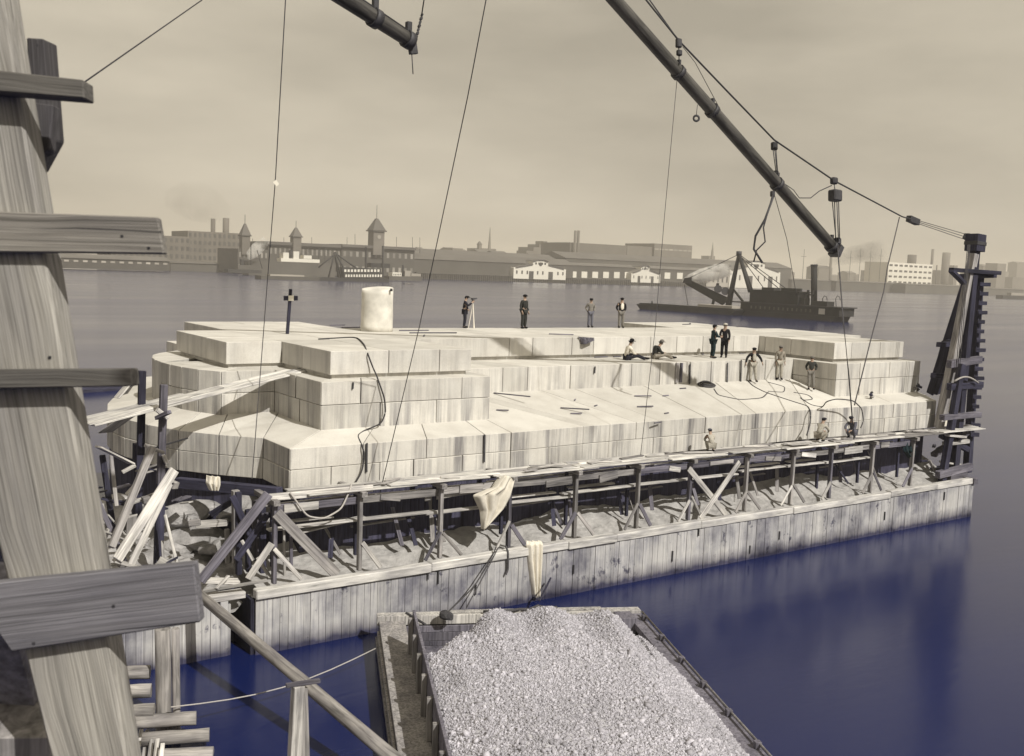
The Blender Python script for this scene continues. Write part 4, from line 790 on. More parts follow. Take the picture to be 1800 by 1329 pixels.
# surveyor's transit
tb = pz(830, 577, 8.8); tr = thing('survey_transit', 'survey instrument on a pale tripod beside the surveyor', 'tripod', tb)
apx = tb + Vector((0, 0, 1.32))
for a in (0.4, 2.5, 4.6): beam('tripod_leg', apx - Vector((0, 0, .04)), tb + Vector((.2 * math.cos(a), .2 * math.sin(a), 0)), .045, .03, M['canvas'], tr)
tube('instrument_body', [apx, apx + Vector((0, 0, .2))], .07, M['iron'], tr, n=10); tube('telescope', [apx + Vector((-.1, .07, .18)), apx + Vector((.17, -.12, .22))], .04, M['iron'], tr, n=10)
# ================================================================== SMALL THINGS ON THE PIER
sp = pz(505, 587, 8.8); sg = thing('sight_post', 'dark sighting post with a cross board and white plate on the capping stones', 'post', sp)
beam('pole', sp, py(511, 508, sp.y), .13, .09, M['dark'], sg, Vector((0, 1, 0))); c = py(510, 524, sp.y)
beam('cross_board', c - RT * .3 - Vector((0, .06, 0)), c + RT * .3 - Vector((0, .06, 0)), .04, .2, M['dark'], sg); q = c - Vector((0, .1, 0))
hexa('white_plate', [q + RT * a + Vector((0, dy, b)) for b in (-.11, .11) for a, dy in ((-.11, -.01), (.11, -.01), (.11, .01), (-.11, .01))], M['white'], sg)
cb = pz(662, 582, 8.8); bm = bmesh.new(); rings = []; n = 18; hgt = py(662, 507, cb.y).z - 8.8; rad_ = 29 / F * (cb - EYE).dot(FW)
for i in range(9):
    k = i / 8; rings.append([bm.verts.new((rad_ * (1 - .03 * k + random.uniform(-.02, .02)) * math.cos(2 * math.pi * j / n), rad_ * .9 * (1 - .03 * k + random.uniform(-.02, .02)) * math.sin(2 * math.pi * j / n), hgt * k + (.09 * math.sin(2 * math.pi * j / n + 1) if i == 8 else 0))) for j in range(n)])
for i in range(8):
    for j in range(n): f = bm.faces.new((rings[i][j], rings[i][(j + 1) % n], rings[i + 1][(j + 1) % n], rings[i + 1][j])); f.smooth = True
bm.faces.new(rings[0][::-1]); tv = bm.verts.new((0, 0, hgt + .07))
for j in range(n): bm.faces.new((rings[8][j], rings[8][(j + 1) % n], tv))
me = bpy.data.meshes.new('drum'); bm.to_mesh(me); bm.free(); M['drum'] = plain('drum_concrete', (.50, .48, .43), .9, .22, 1.6, .2, .6, .05)
dr = thing('stone_drum', 'tall pale round drum standing on top of the left pedestal', 'drum', cb); mobj('drum_body', me, M['drum'], dr, Matrix.Translation(cb))
p = pd(688, 512, (cb - EYE).dot(FW) - rad_ * .8); tube('lifting_eye', [p + UP * .0, p + UP * .12], .06, M['iron'], dr)
GS = 'scraps lying on the granite'
rs = np.random.default_rng(12)
def scrap(p, L, a, w=.07, mt='timber', name='wood_scrap'):
    d = Vector((math.cos(a), math.sin(a), 0)) * L; o = beam(name, p + Vector((0, 0, .03)), p + d + Vector((0, 0, .035)), w, .05, M[mt], None, jit=.1)
    tag(o, 'small dark scrap of wood lying loose on the pale granite', 'scrap', GS)
for u, v, z, L, a in [(580, 573, 8.8, .9, .2), (600, 577, 8.8, 1.2, .1), (702, 582, 8.8, 1.6, 0), (720, 586, 8.8, 2.4, -.1), (745, 592, 8.8, .5, 1.0), (965, 588, 8.8, 1.2, -.6), (1200, 571, 8.8, .9, .2), (1295, 575, 8.8, 1.0, .1), (1212, 570, 8.8, .6, .7),
        (840, 631, 7.81, .5, .3), (965, 629, 7.81, .6, .2), (1045, 629, 7.81, .9, .1), (1078, 628, 7.81, .5, 0), (1140, 622, 7.81, .6, .9), (1215, 622, 7.81, .8, .1), (1235, 624, 7.81, .5, .6), (1300, 622, 7.81, .6, .1)]:
    scrap(pz(u, v, z), L, a)
for u, v, L, a in [(868, 692, 1.7, -1.1), (872, 722, .5, -.6), (985, 718, 1.2, -.8), (1003, 728, .5, -.3), (1115, 697, .8, -.4), (1120, 716, .8, -.2), (1150, 745, .5, .2), (1165, 697, .4, .1), (1045, 715, .3, .5), (1168, 728, .3, .2), (1195, 684, .4, 0), (1010, 705, .4, .8)]:
    scrap(slope(u, v), L, a, .06)
for u, v, lab in ((1530, 703, 'small pile of tools and blocks on the right end ledge'), (1609, 688, 'dark lump of gear at the foot of the right pedestal')):
    t = thing('tool_pile', lab, 'tools', slope(u, v)); q = slope(u, v)
    for k in range(4): beam('tool', q + Vector((random.uniform(-.3, .3), random.uniform(-.2, .2), .06 + .08 * k)), q + Vector((random.uniform(-.3, .3), random.uniform(-.2, .2), .15 + .08 * k)), .14, .12, M[['iron', 'plank_mid', 'dark'][k % 3]], t)
# hoses and ropes
def hose(pts, r, lab, mt='rope', name='air_hose', cat='hose'):
    P = np.array([list(p) for p in pts]); t = np.linspace(0, 1, len(P)); tt_ = np.linspace(0, 1, len(P) * 5)
    Q = np.stack([np.interp(tt_, t, P[:, k]) for k in range(3)], -1)
    for _ in range(2): Q[1:-1] = (Q[:-2] + 2 * Q[1:-1] + Q[2:]) / 4
    tag(tube(name, [Vector(q) for q in Q], r, M[mt], n=6), lab, cat)
hose([pz(560, 596, 8.83), pz(627, 592, 8.83), pz(640, 605, 8.84), py(645, 618, 32.58), py(655, 645, 32.5), py(661, 658, 32.3), py(663, 663, 31.93), py(676, 700, 31.85), py(678, 725, 31.8), py(670, 745, 31.7), slope(640, 757), slope(628, 766), py(636, 782, 30.45), py(641, 800, 30.42), py(636, 830, 30.4), py(620, 856, 30.3)], .028, 'dark hose hanging down the stepped front of the left pedestal')
hose([slope(1255, 684), slope(1262, 695), slope(1300, 703), slope(1340, 700), slope(1350, 690)], .03, 'looped hose on the sloping ledge left of the overalled man')
hose([slope(1308, 662), slope(1322, 678), slope(1345, 690), slope(1400, 708), slope(1420, 714), py(1425, 724, 30.45), py(1424, 745, 30.35), py(1418, 765, 29.9)], .034, 'long straight hose running down the sloping ledge over the front edge')
hose([slope(1350, 672), slope(1380, 680), slope(1378, 690), slope(1350, 688)], .025, 'small hose curl by the man in coveralls')
hose([slope(1395, 690), slope(1420, 694), slope(1430, 702), slope(1412, 704), slope(1405, 698), slope(1425, 712), slope(1446, 716), py(1452, 706, 30.2), py(1470, 701, 30), py(1500, 704, 29.9), py(1515, 718, 29.9), py(1518, 740, 29.9), py(1513, 752, 29.8)], .028, 'hose rising in an arch over the front edge above the crouching workmen')
t = thing('hose_coil', 'flat dark coil of hose on the ledge below the two talking men', 'hose', slope(1242, 678)); c = slope(1242, 678)
for k in range(3): tube('coil_turn', [c + Vector(((.5 - .1 * k) * math.cos(a / 12 * 6.2832), (.32 - .06 * k) * math.sin(a / 12 * 6.2832), .05 + .04 * k + .07 * math.sin(a / 12 * 6.2832))) for a in range(13)], .035, M['rope'], t, cap=False)
hose([py(510, 866, 29.0), py(520, 880, 28.95), py(540, 908, 28.9), py(570, 912, 28.9), py(600, 895, 28.9), py(615, 862, 29.0), py(618, 850, 29.1)], .03, 'pale rope hanging in a loop under the left end of the scaffold', 'rope_light', 'hanging_rope', 'rope')
hose([py(872, 962, 28.5), py(868, 972, 28.38), py(835, 1030, 27.9), pz(785, 1078, 1.1)], .025, 'dark mooring rope from the cofferdam cap to the fender ball', 'rope', 'mooring_rope', 'rope')
hose([py(876, 962, 28.5), py(862, 990, 28.3), py(820, 1068, 27.8)], .022, 'second mooring rope beside the one to the fender ball', 'rope', 'mooring_rope', 'rope')
hose([py(889, 960, 28.5), py(893, 970, 28.4), py(893, 1000, 28.4), py(889, 1010, 28.4)], .04, 'knotted rope end hanging over the cofferdam cap', 'rope', 'rope_end', 'rope')
for u, v0, v1, y, lab in ((645, 779, 830, 30.5, 'thin dark strip over the joint behind the hanging hose'), (852, 764, 812, 30.5, 'thin dark strip over the joint at the right end of the left pedestal base'), (621, 672, 684, 31.95, 'short dark strip over the left pedestal joint'), (1046, 644, 656, 34.63, 'short dark strip on the long wall ledge'), (1279, 638, 672, 34.63, 'dark rope end hanging on the wall below the talking men'), (1303, 633, 671, 34.63, 'dark strip behind the overalled man'), (1213, 640, 676, 34.63, 'dark strip over the wide joint left of the talking men')):
    a, b = py(u, v0, y), py(u - 1, v1, y); tag(beam('joint_strip', a, b, .07, .04, M['iron'], None, Vector((0, 1, 0)), jit=.3), lab, 'strip')  # thin dark strips set on the stone faces, mostly over joints
a, b = py(1188, 638, 34.66), py(1211, 676, 34.66); box('recess_strip', (a.x, 34.6, 6.85), (a.x + .18, 34.685, 7.78), M['plank_mid'], pier); box('recess_strip', (a.x + .3, 34.6, 6.85), (a.x + .42, 34.685, 7.78), M['timber'], pier)  # darker strips on the face, standing in for the recessed gap between blocks
# rags over the web edge
cloth('tar_rag', [[py(1017, 592, 37.5), py(1042, 594, 37.5)], [py(1022, 597, 37.45), py(1042, 598, 37.45)], [py(1024, 605, 37.45), py(1027, 605, 37.45)]], 'little dark rag lying over the edge of the upper wall').data.materials[0] = M['timber']
# ================================================================== FAR SHORE
def bxs(u0, u1, v, y): return py(u0, v, y).x, py(u1, v, y).x
def bld(name, label, cat, u0, u1, vt, y, depth, mat, wins=None, roof=None, zb=1.0, group=None, parent=None, pane='far_glass', wv=None):
    x0, x1 = bxs(u0, u1, vt, y); zt = py((u0 + u1) / 2, vt, y).z
    t = parent or thing(name, label, cat, ((x0 + x1) / 2, y, zb), group)
    wl = box('wall', (x0, y, zb), (x1, y + depth, zt), M[mat], t)
    if roof:
        hr = roof; yr = y + depth / 2; o = hexa('roof', [(x0 - 1, y - 1, zt + .05), (x1 + 1, y - 1, zt + .05), (x1 + 1, y + depth + 1, zt + .05), (x0 - 1, y + depth + 1, zt + .05), (x0 - 1, yr - .5, zt + hr), (x1 + 1, yr - .5, zt + hr), (x1 + 1, yr + .5, zt + hr), (x0 - 1, yr + .5, zt + hr)], M['far_roof'], t)
    if wins:
        nx_, nz_, wf, hf = wins
        for i in range(nx_):
            for j in range(nz_):
                cx2 = x0 + (x1 - x0) * (i + .5) / nx_; ww = (x1 - x0) / nx_ * wf / 2; z0_, z1_ = (zb, zt) if not wv else (zb + (zt - zb) * wv[0], zb + (zt - zb) * wv[1])
                cz = z0_ + (z1_ - z0_) * (j + .5) / nz_; hh = (z1_ - z0_) / nz_ * hf / 2
                box('window', (cx2 - ww, y - .25, cz - hh), (cx2 + ww, y - .02, cz + hh), M[pane], wl)
    return t
def spire(t, u, hw, vb, vm, vt, y, mat='far_mid', pole=None):
    x0, x1 = bxs(u - hw, u + hw, vb, y); w = x1 - x0; z0, z1, z2 = py(u, vb, y).z, py(u, vm, y).z, py(u, vt, y).z
    tw_ = box('tower', (x0, y - 1, z0 - 8), (x1, y - 1 + w, z1), M[mat], t); e = w * .14
    box('cornice', (x0 - e, y - 1 - e, z1), (x1 + e, y - 1 + w + e, z1 + w * .1), M['far_dark'], tw_); c = ((x0 + x1) / 2, y - 1 + w / 2); k = w * .1
    hexa('spire', [(x0 - e * .6, y - 1 - e * .6, z1 + w * .11), (x1 + e * .6, y - 1 - e * .6, z1 + w * .11), (x1 + e * .6, y - 1 + w + e * .6, z1 + w * .11), (x0 - e * .6, y - 1 + w + e * .6, z1 + w * .11), (c[0] - k, c[1] - k, z2), (c[0] + k, c[1] - k, z2), (c[0] + k, c[1] + k, z2), (c[0] - k, c[1] + k, z2)], M['far_roof'], tw_)
    if pole: tube('flagpole', [(c[0], c[1], z2), (c[0], c[1], py(u, pole, y).z)], .25, M['far_dark'], t, n=5)
    return c, w, z1
Y0 = 800
t = bld('dock_shed', 'low dark dock shed with a row of pale openings at the far left shore', 'shed', 40, 298, 455, 760, 30, 'far_dark', (16, 1, .5, .35), 3, pane='far_light', wv=(.45, 1))
bld('warehouse', 'broad hazy factory block with a stepped top behind the left dock', 'factory', 195, 335, 413, 940, 50, 'far_mid', (14, 4, .5, .5))
t = bld('warehouse', 'tall hazy factory block with chimney and roof tank left of the towered terminal', 'factory', 330, 424, 408, 960, 50, 'far_mid', (11, 5, .5, .5))
x0, x1 = bxs(398, 409, 400, 960); tube('chimney', [((x0 + x1) / 2, 970, 20), ((x0 + x1) / 2, 970, py(404, 383, 960).z)], (x1 - x0) / 2, M['far_mid'], t, n=10)
x0, x1 = bxs(378, 386, 390, 960); tube('tank', [((x0 + x1) / 2, 972, 12), ((x0 + x1) / 2, 972, py(382, 384, 960).z)], (x1 - x0) / 2, M['far_mid'], t, n=10)
tm = bld('ferry_terminal', 'long dark ferry terminal with three pyramid roofed towers', 'terminal', 472, 600, 430, Y0, 45, 'far_dark', (16, 2, .4, .4), pane='far_pane')
bld('', '', '', 418, 471.6, 438, Y0 - 3, 48, 'far_dark', (7, 2, .45, .45), parent=tm, pane='far_pane'); bld('', '', '', 600.5, 729, 436, Y0 - 2, 46, 'far_dark', (12, 2, .4, .35), parent=tm, pane='far_pane')
x0, x1 = bxs(470, 602, 429, Y0 - 2); zt = py(536, 428, Y0).z; box('roof_edge', (x0, Y0 - 3, zt - 2.2), (x1, Y0 + 44, zt + .3), M['far_roof'], tm)
x0, x1 = bxs(601, 731, 435, Y0 - 4); zt = py(665, 433, Y0).z; box('roof_edge', (x0, Y0 - 5, zt - 2), (x1, Y0 + 43, zt + .3), M['far_roof'], tm)
spire(tm, 432, 7, 430, 415, 393, Y0 - 4, 'far_mid', 377); spire(tm, 522, 7, 428, 417, 400, Y0 - 4, 'far_mid', 388); c, w, z1 = spire(tm, 665, 9.5, 432, 407, 384, Y0 - 5, 'far_mid', 360)
ck = bpy.data.meshes.new('clock_face'); bm = bmesh.new(); bmesh.ops.create_cone(bm, segments=20, radius1=w * .16, radius2=w * .16, depth=.3, cap_ends=True); bm.to_mesh(ck); bm.free()
mobj('clock_face', ck, M['far_light'], tm, Matrix.Translation((c[0], c[1] - w / 2 - .2, z1 - w * .45)) @ Matrix.Rotation(math.pi / 2, 4, 'X'))
for u in (444, 499, 548, 610, 624, 697, 725, 738): tube('flagpole', [py(u, 445, Y0 + 3), py(u, 420 - random.uniform(0, 9), Y0 + 3)], .22, M['far_dark'], tm, n=5)
bld('pier_shed', 'long low dark pier shed in the middle of the far shore', 'shed', 728, 1008, 461, Y0 + 4, 30, 'far_dark', None, 6)
bld('pier_shed', 'long roofed shed rising behind the middle pier shed', 'shed', 600, 1005, 452, 860, 40, 'far_mid', None, 7)
bld('pier_shed', 'very long shed roof behind the white ferry houses', 'shed', 995, 1392, 463, 850, 50, 'far_dark', None, 7)
fsh = bld('pier_shed', 'dark waterfront shed with a row of white doors between the white ferry houses', 'shed', 996, 1290, 472, Y0 + 6, 25, 'far_dark', None, 3)
for u in list(range(1003, 1108, 19)) + [1168, 1190, 1218, 1240, 1262]:
    x0, x1 = bxs(u, u + 10, 480, Y0 + 6); za, zb_ = py(u, 488 + (u - 1003) * .012, Y0 + 6).z, py(u, 477 + (u - 1003) * .012, Y0 + 6).z; box('white_door', (x0, Y0 + 5.6, za), (x1, Y0 + 5.95, zb_), M['far_white'], fsh)
piles = thing('wharf_piling', 'row of dark piles along the far waterfront', 'piling', (600, 795, 0))
for k in range(150):
    u = 735 + k * 3.4; p = pz(u, 494 + (u - 900) * .038, 0); x_ = py(u, 490, Y0 - 1).x; box('pile', (x_ - .35, Y0 - 1.5, -1), (x_ + .35, Y0 - .8, 5.2), M['far_dark'], piles)
x0, x1 = bxs(732, 1245, 490, Y0 - 2); box('wharf_deck', (x0, Y0 - 2, 5.2), (x1, Y0 + 3.9, 5.9), M['far_dark'], piles)
def whitehouse(label, u0, u1, ve, ug0, ug1, vg, vb, nw, y, doors):
    x0, x1 = bxs(u0, u1, ve, y); uc = (u0 + u1) / 2; ze, zg, zb = py(uc, ve, y).z, py(uc, vg, y).z, py(uc, vb, y).z; g0, g1 = bxs(ug0, ug1, vg, y); gm_ = (g0 + g1) / 2; zs = ze + (zg - ze) * .45
    t = thing('ferry_house', label, 'house', ((x0 + x1) / 2, y, zb), 'white ferry houses on the far shore')
    pts = [(x0, ze), (x0 + (g0 - x0) * .1, ze + .3), (g0, zs), (g0, zg - (zg - zs) * .35), (gm_ - (g1 - g0) * .2, zg), (gm_ + (g1 - g0) * .2, zg), (g1, zg - (zg - zs) * .35), (g1, zs), (x1 - (x1 - g1) * .1, ze + .3), (x1, ze), (x1, zb), (x0, zb)]
    bm = bmesh.new(); A = [bm.verts.new((px, y, pz_)) for px, pz_ in pts]; B = [bm.verts.new((px, y + 18, pz_)) for px, pz_ in pts]
    bm.faces.new(A); bm.faces.new(B[::-1]); n_ = len(pts)
    for i in range(n_): bm.faces.new((A[i], A[(i + 1) % n_], B[(i + 1) % n_], B[i]))
    bmesh.ops.recalc_face_normals(bm, faces=bm.faces); me = bpy.data.meshes.new('facade'); bm.to_mesh(me); bm.free(); fc = mobj('facade', me, M['far_white'], t)
    roofs = [pts[1], pts[2]], [pts[3], pts[4]], [pts[4], pts[5]], [pts[5], pts[6]], [pts[7], pts[8]]
    for a, b in roofs: beam('roof_edge', (a[0], y + 8.5, a[1] + .25), (b[0], y + 8.5, b[1] + .25), 20, .5, M['far_roof'], t, bevel=0)
    hh = ze - zb; ww = (x1 - x0)
    for k in range(nw):
        xc = x0 + ww * (k + .6) / (nw + .2)
        if any(abs(xc - (x0 + ww * d)) < ww * .06 for d in doors): continue
        box('window', (xc - ww * .012, y - .3, zb + hh * .45), (xc + ww * .012, y - .02, zb + hh * .75), M['far_glass'], fc)
    for d in doors: xc = x0 + ww * d; box('door', (xc - ww * .042, y - .35, zb + .2), (xc + ww * .042, y - .02, zb + hh * .72), M['far_glass'], fc)
    for k in range(4): xc = gm_ + (g1 - g0) * (k - 1.5) * .2; box('window', (xc - (g1 - g0) * .05, y - .3, zs + .2), (xc + (g1 - g0) * .05, y - .02, zs + (zg - zs) * .45), M['far_glass'], fc)
    rr = (g1 - g0) * .1; tube('round_window', [(gm_, y - .3, zg - rr * 2.2), (gm_, y - .02, zg - rr * 2.2)], rr, M['far_glass'], t, n=12)
    return t
whitehouse('wide white ferry house with a stepped gable, left of the three', 903, 995, 472, 937, 964, 457, 491, 10, Y0 - 2.2, [.33, .7])
whitehouse('small white ferry house in the middle of the waterfront', 1110, 1161, 481, 1127, 1142, 467, 497, 7, Y0 - 2.2, [.26, .72])
whitehouse('tall white ferry house behind the dredge', 1283, 1372, 477, 1315, 1345, 459, 507, 8, Y0 - 2.4, [.4, .8])
bld('ferry_annex', 'pale annex wall left of the tall white ferry house', 'annex', 1243, 1282.5, 478, Y0 - 1.6, 15, 'far_light', (5, 1, .3, .4))
fb_ = bld('brick_factory', 'big dark factory block with twin chimneys on the skyline', 'factory', 1002, 1102, 429, 1000, 60, 'far_mid', None); bld('', '', '', 1102.5, 1150, 433, 1002, 58, 'far_mid', parent=fb_); bld('', '', '', 1150.5, 1217, 430, 998, 58, 'far_mid', (8, 1, .8, .12), parent=fb_, pane='far_light', wv=(.72, 1))
for u in (1007, 1012.5):
    x0, x1 = bxs(u - 2, u + 2, 410, 995); tube('chimney', [((x0 + x1) / 2, 990, 1), ((x0 + x1) / 2, 990, py(u, 405, 990).z)], (x1 - x0) / 2, M['far_mid'], fb_, n=8)
chh = bld('church', 'hazy church with a slender steeple on the skyline', 'church', 846, 872, 437, 1350, 30, 'far_mid'); x0, x1 = bxs(857.5, 863.5, 430, 1350)
hexa('steeple', [(x0, 1348, 20), (x1, 1348, 20), (x1, 1352, 20), (x0, 1352, 20)] + [((x0 + x1) / 2 + a, 1350 + b, py(860, 399, 1350).z) for a, b in ((-.2, -.2), (.2, -.2), (.2, .2), (-.2, .2))], M['far_mid'], chh); spire(chh, 843.5, 2.5, 440, 430, 424, 1352)
ch2 = bld('church', 'faint small steeple to the right of the big factory', 'church', 1246, 1257, 450, 1400, 20, 'far_mid'); x0, x1 = bxs(1248, 1255, 445, 1400)
hexa('steeple', [(x0, 1396, 20), (x1, 1396, 20), (x1, 1402, 20), (x0, 1402, 20)] + [((x0 + x1) / 2 + a, 1399 + b, py(1251, 426, 1400).z) for a, b in ((-.2, -.2), (.2, -.2), (.2, .2), (-.2, .2))], M['far_mid'], ch2)
rs = np.random.default_rng(31); GC = 'hazy rooftops of the city skyline'
for k in range(46):
    u = rs.uniform(728, 1000) if k < 22 else rs.uniform(1218, 1800); w = rs.uniform(6, 26)
    vt = rs.uniform(436, 452) if k < 22 else rs.uniform(462, 490) - (1800 - u) * .012
    bld('city_building', 'small faint hazy building among the rooftops on the skyline', 'building', u, u + w, vt, rs.uniform(1100, 1500), 25, 'far_mid', None, rs.choice([None, 4]), group=GC)
dm = bld('domed_building', 'hazy building with a raised central block on the skyline left of the big factory', 'building', 938, 1000, 436, 1250, 40, 'far_mid'); bld('', '', '', 948, 968, 430, 1252, 30, 'far_mid', parent=dm); bld('', '', '', 955, 962, 424, 1254, 20, 'far_mid', parent=dm)
# right hand shore
wf = bld('white_factory', 'white four storey factory with rows of windows on the right shore', 'factory', 1562, 1640, 463, 900, 40, 'far_white', (9, 4, .62, .34), wv=(.22, 1))
x0, x1 = bxs(1609, 1618, 455, 905); tube('roof_tank', [((x0 + x1) / 2, 915, py(1613, 464, 905).z - 2), ((x0 + x1) / 2, 915, py(1613, 448, 905).z)], (x1 - x0) / 2, M['far_mid'], wf, n=10)
for u, vt, y, r, lab in ((1640, 438, 930, 2.0, 'tall thin chimney beside the white factory'), (1664, 444, 1000, 6.5, 'broad dark stack behind the derrick mast'), (1647, 466, 900, 1.0, 'short thin chimney right of the white factory'), (1461, 452, 1100, 2.2, 'faint chimney above the dredge funnel')):
    p = py(u, vt, y); tag(tube('chimney', [(p.x, y, 1), (p.x, y, p.z)], r, M['far_mid'], n=10), lab, 'chimney')
for k, u in enumerate((1410, 1492, 1509, 1527, 1545)):
    a, b = py(u, 497, 850), py(u, 438 + (k % 2) * 3, 850); t = thing('ship_mast', 'bare ship mast on the right shore, number %s from the left' % ['one', 'two', 'three', 'four', 'five'][k], 'mast', (a.x, 850, 1), 'ship masts along the right shore'); tube('mast', [(a.x, 850, 1), (a.x, 850, b.z)], .32, M['far_dark'], t, n=5); beam('yard', (a.x - 5, 850, b.z - 9), (a.x + 5, 850, b.z - 9), .4, .4, M['far_dark'], t)
for u0, u1, vt, y, lab in ((1470, 1592, 497, 838, 'low dark wharf below the ship masts'), (1592, 1704, 502, 815, 'low dark wharf below the white factory'), (1704, 1800, 508, 820, 'low dark wharf at the right edge'), (1392, 1470, 493, 845, 'low dark wharf behind the dredge funnel'), (300, 420, 464, 840, 'low dark quay left of the towered terminal')):
    bld('wharf', lab, 'wharf', u0, u1, vt, y, 20, 'far_dark', None, 1.5, zb=0)
# ================================================================== VESSELS
def vessel_frame(A, B): A, B = Vector(A), Vector(B); d = (B - A).normalized(); return A, d, Vector((-d.y, d.x, 0)), (B - A).length
def vbox(t, fr_, name, s0, s1, w0, w1, z0, z1, mat, taper=0):
    A, d, n_, L = fr_; f = lambda s, w, z: A + d * s + n_ * w + Vector((0, 0, z))
    return hexa(name, [f(s0 + taper, w0, z0), f(s1 - taper, w0, z0), f(s1 - taper, w1, z0), f(s0 + taper, w1, z0), f(s0, w0, z1), f(s1, w0, z1), f(s1, w1, z1), f(s0, w1, z1)], M[mat], t)
A, B = pz(1256, 551, 0), pz(1466, 566, 0); fr_ = vessel_frame(A, B); L = fr_[3]; D = thing('steam_dredge', 'dark steam dredge with a tall funnel and derrick frame on the river', 'dredge', (A + B) / 2)
# side facing us is the -normal side or +normal side: pick toward the camera
sgn = 1 if fr_[2].dot(EYE - A) > 0 else -1; fr_ = (fr_[0], fr_[1], fr_[2] * sgn, L)
def U(u): return (pz(u, 551 + (u - 1256) * .071, 0) - A).dot(fr_[1])
vbox(D, fr_, 'hull', 0, L, -9, 0, -.5, 1.6, 'hull', 1.0); vbox(D, fr_, 'lower_deck', U(1300), U(1474), -8.6, -.3, 1.61, 4.0, 'hull'); vbox(D, fr_, 'deck_rim', U(1285), U(1478), -9, .1, 4.0, 4.35, 'hull')
vbox(D, fr_, 'deckhouse', U(1312), U(1397), -7.5, -1.2, 4.36, 8.0, 'hull'); vbox(D, fr_, 'roof', U(1309), U(1400), -8, -.8, 8.01, 8.4, 'hull'); vbox(D, fr_, 'skylight', U(1328), U(1350), -6, -2.5, 8.41, 9.2, 'hull'); vbox(D, fr_, 'skylight', U(1362), U(1388), -6, -2.5, 8.41, 9.3, 'hull')
vbox(D, fr_, 'boiler_casing', U(1420), U(1446), -6, -2, 4.36, 5.8, 'hull'); vbox(D, fr_, 'pale_panel', U(1438), U(1449), -.28, -.2, 2.0, 3.7, 'far_white'); vbox(D, fr_, 'winch', U(1398), U(1406), -5, -2, 4.36, 6.5, 'hull')
for u in (1408, 1416): vbox(D, fr_, 'bitt', U(u), U(u) + .5, -3, -2.4, 4.36, 9.0, 'hull')
vbox(D, fr_, 'bitt_rail', U(1404), U(1422), -3, -2.5, 7.4, 7.8, 'hull')
def V3(u, v, w=-4.0):   # point above the dredge's keel line
    r = ray(u, v); n_ = fr_[2]; k = (A + n_ * w - EYE).dot(n_) / r.dot(n_); return EYE + r * k
tube('funnel', [V3(1431, 535), V3(1431, 466)], .95, M['hull'], D, n=12); tube('funnel_cap', [V3(1431, 468), V3(1431, 465)], 1.1, M['iron'], D, n=12)
ap = V3(1299, 446)
for u, v, w, r in ((1276, 545, -1.5, .55), (1283, 540, -7.5, .5), (1318, 513, -2, .6), (1322, 512, -6.5, .5)): tube('frame_leg', [ap, V3(u, v, w)], r, M['hull'], D, n=6)
tube('frame_head', [ap - Vector((0, 0, .6)), ap + Vector((0, 0, .8))], .9, M['iron'], D, n=8); tube('frame_brace', [V3(1286, 505), V3(1306, 530)], .4, M['hull'], D, n=5)
hexa('ladder_arm', [V3(1270, 537, -2.5), V3(1284, 525, -2.5), V3(1284, 525, -5), V3(1270, 537, -5), V3(1204, 499, -2.5), V3(1210, 491, -2.5), V3(1210, 491, -5), V3(1204, 499, -5)], M['hull'], D)
hexa('bucket', [V3(1200, 497, -2), V3(1216, 499, -2), V3(1216, 499, -5.5), V3(1200, 497, -5.5), V3(1203, 489, -2), V3(1216, 487, -2), V3(1216, 487, -5.5), V3(1203, 489, -5.5)], M['iron'], D)
for u, v, r in ((1262, 508, 1.3), (1275, 512, 1.3)): tube('sheave_wheel', [V3(u, v, -1.6), V3(u, v, -2.4)], r, M['iron'], D, n=12)
beam('stay_post', V3(1252, 538), V3(1262, 498), .9, .5, M['hull'], D)
for a, b in (((1299, 447), (1206, 492)), ((1299, 447), (1212, 488)), ((1299, 447), (1388, 512)), ((1299, 449), (1370, 508)), ((1203, 500), (1210, 540)), ((1299, 447), (1345, 510))): tube('stay', [V3(*a), V3(*b)], .12, M['iron'], D, n=4)
for u in (1447, 1470): tube('davit', [V3(u, 542), V3(u - 1, 525), V3(u + 2, 520), V3(u + 6, 522), V3(u + 7, 528)], .12, M['iron'], D, n=5)
for k in range(14): vbox(D, fr_, 'port', U(1318 + k * 8), U(1318 + k * 8) + .5, -.29, -.22, 2.4, 3.3, 'far_mid')
A2, B2 = pz(1118, 543, 0), pz(1292, 555, 0); off = Vector((0, 0, 0)); f2 = vessel_frame(A2, B2); s2 = 1 if f2[2].dot(EYE - A2) > 0 else -1; f2 = (A2 - f2[2] * s2 * 0, f2[1], f2[2] * s2, f2[3])
sw = thing('flat_scow', 'long flat dark scow moored in front of the steam dredge', 'scow', (A2 + B2) / 2); vbox(sw, f2, 'hull', 0, f2[3], -7, .0, -.4, 1.7, 'hull', 2.0); vbox(sw, f2, 'coaming', 1, f2[3] - 1, -6.6, -.4, 1.71, 2.1, 'hull')
vbox(sw, f2, 'mud_load', f2[3] * .62, f2[3] - 2, -6, -1, 2.11, 2.9, 'far_light'); tube('stern_post', [A2 + f2[1] * 6 - f2[2] * 1 + Vector((0, 0, 1.7)), A2 + f2[1] * 6 - f2[2] * 1 + Vector((0, 0, 3))], .3, M['iron'], sw)
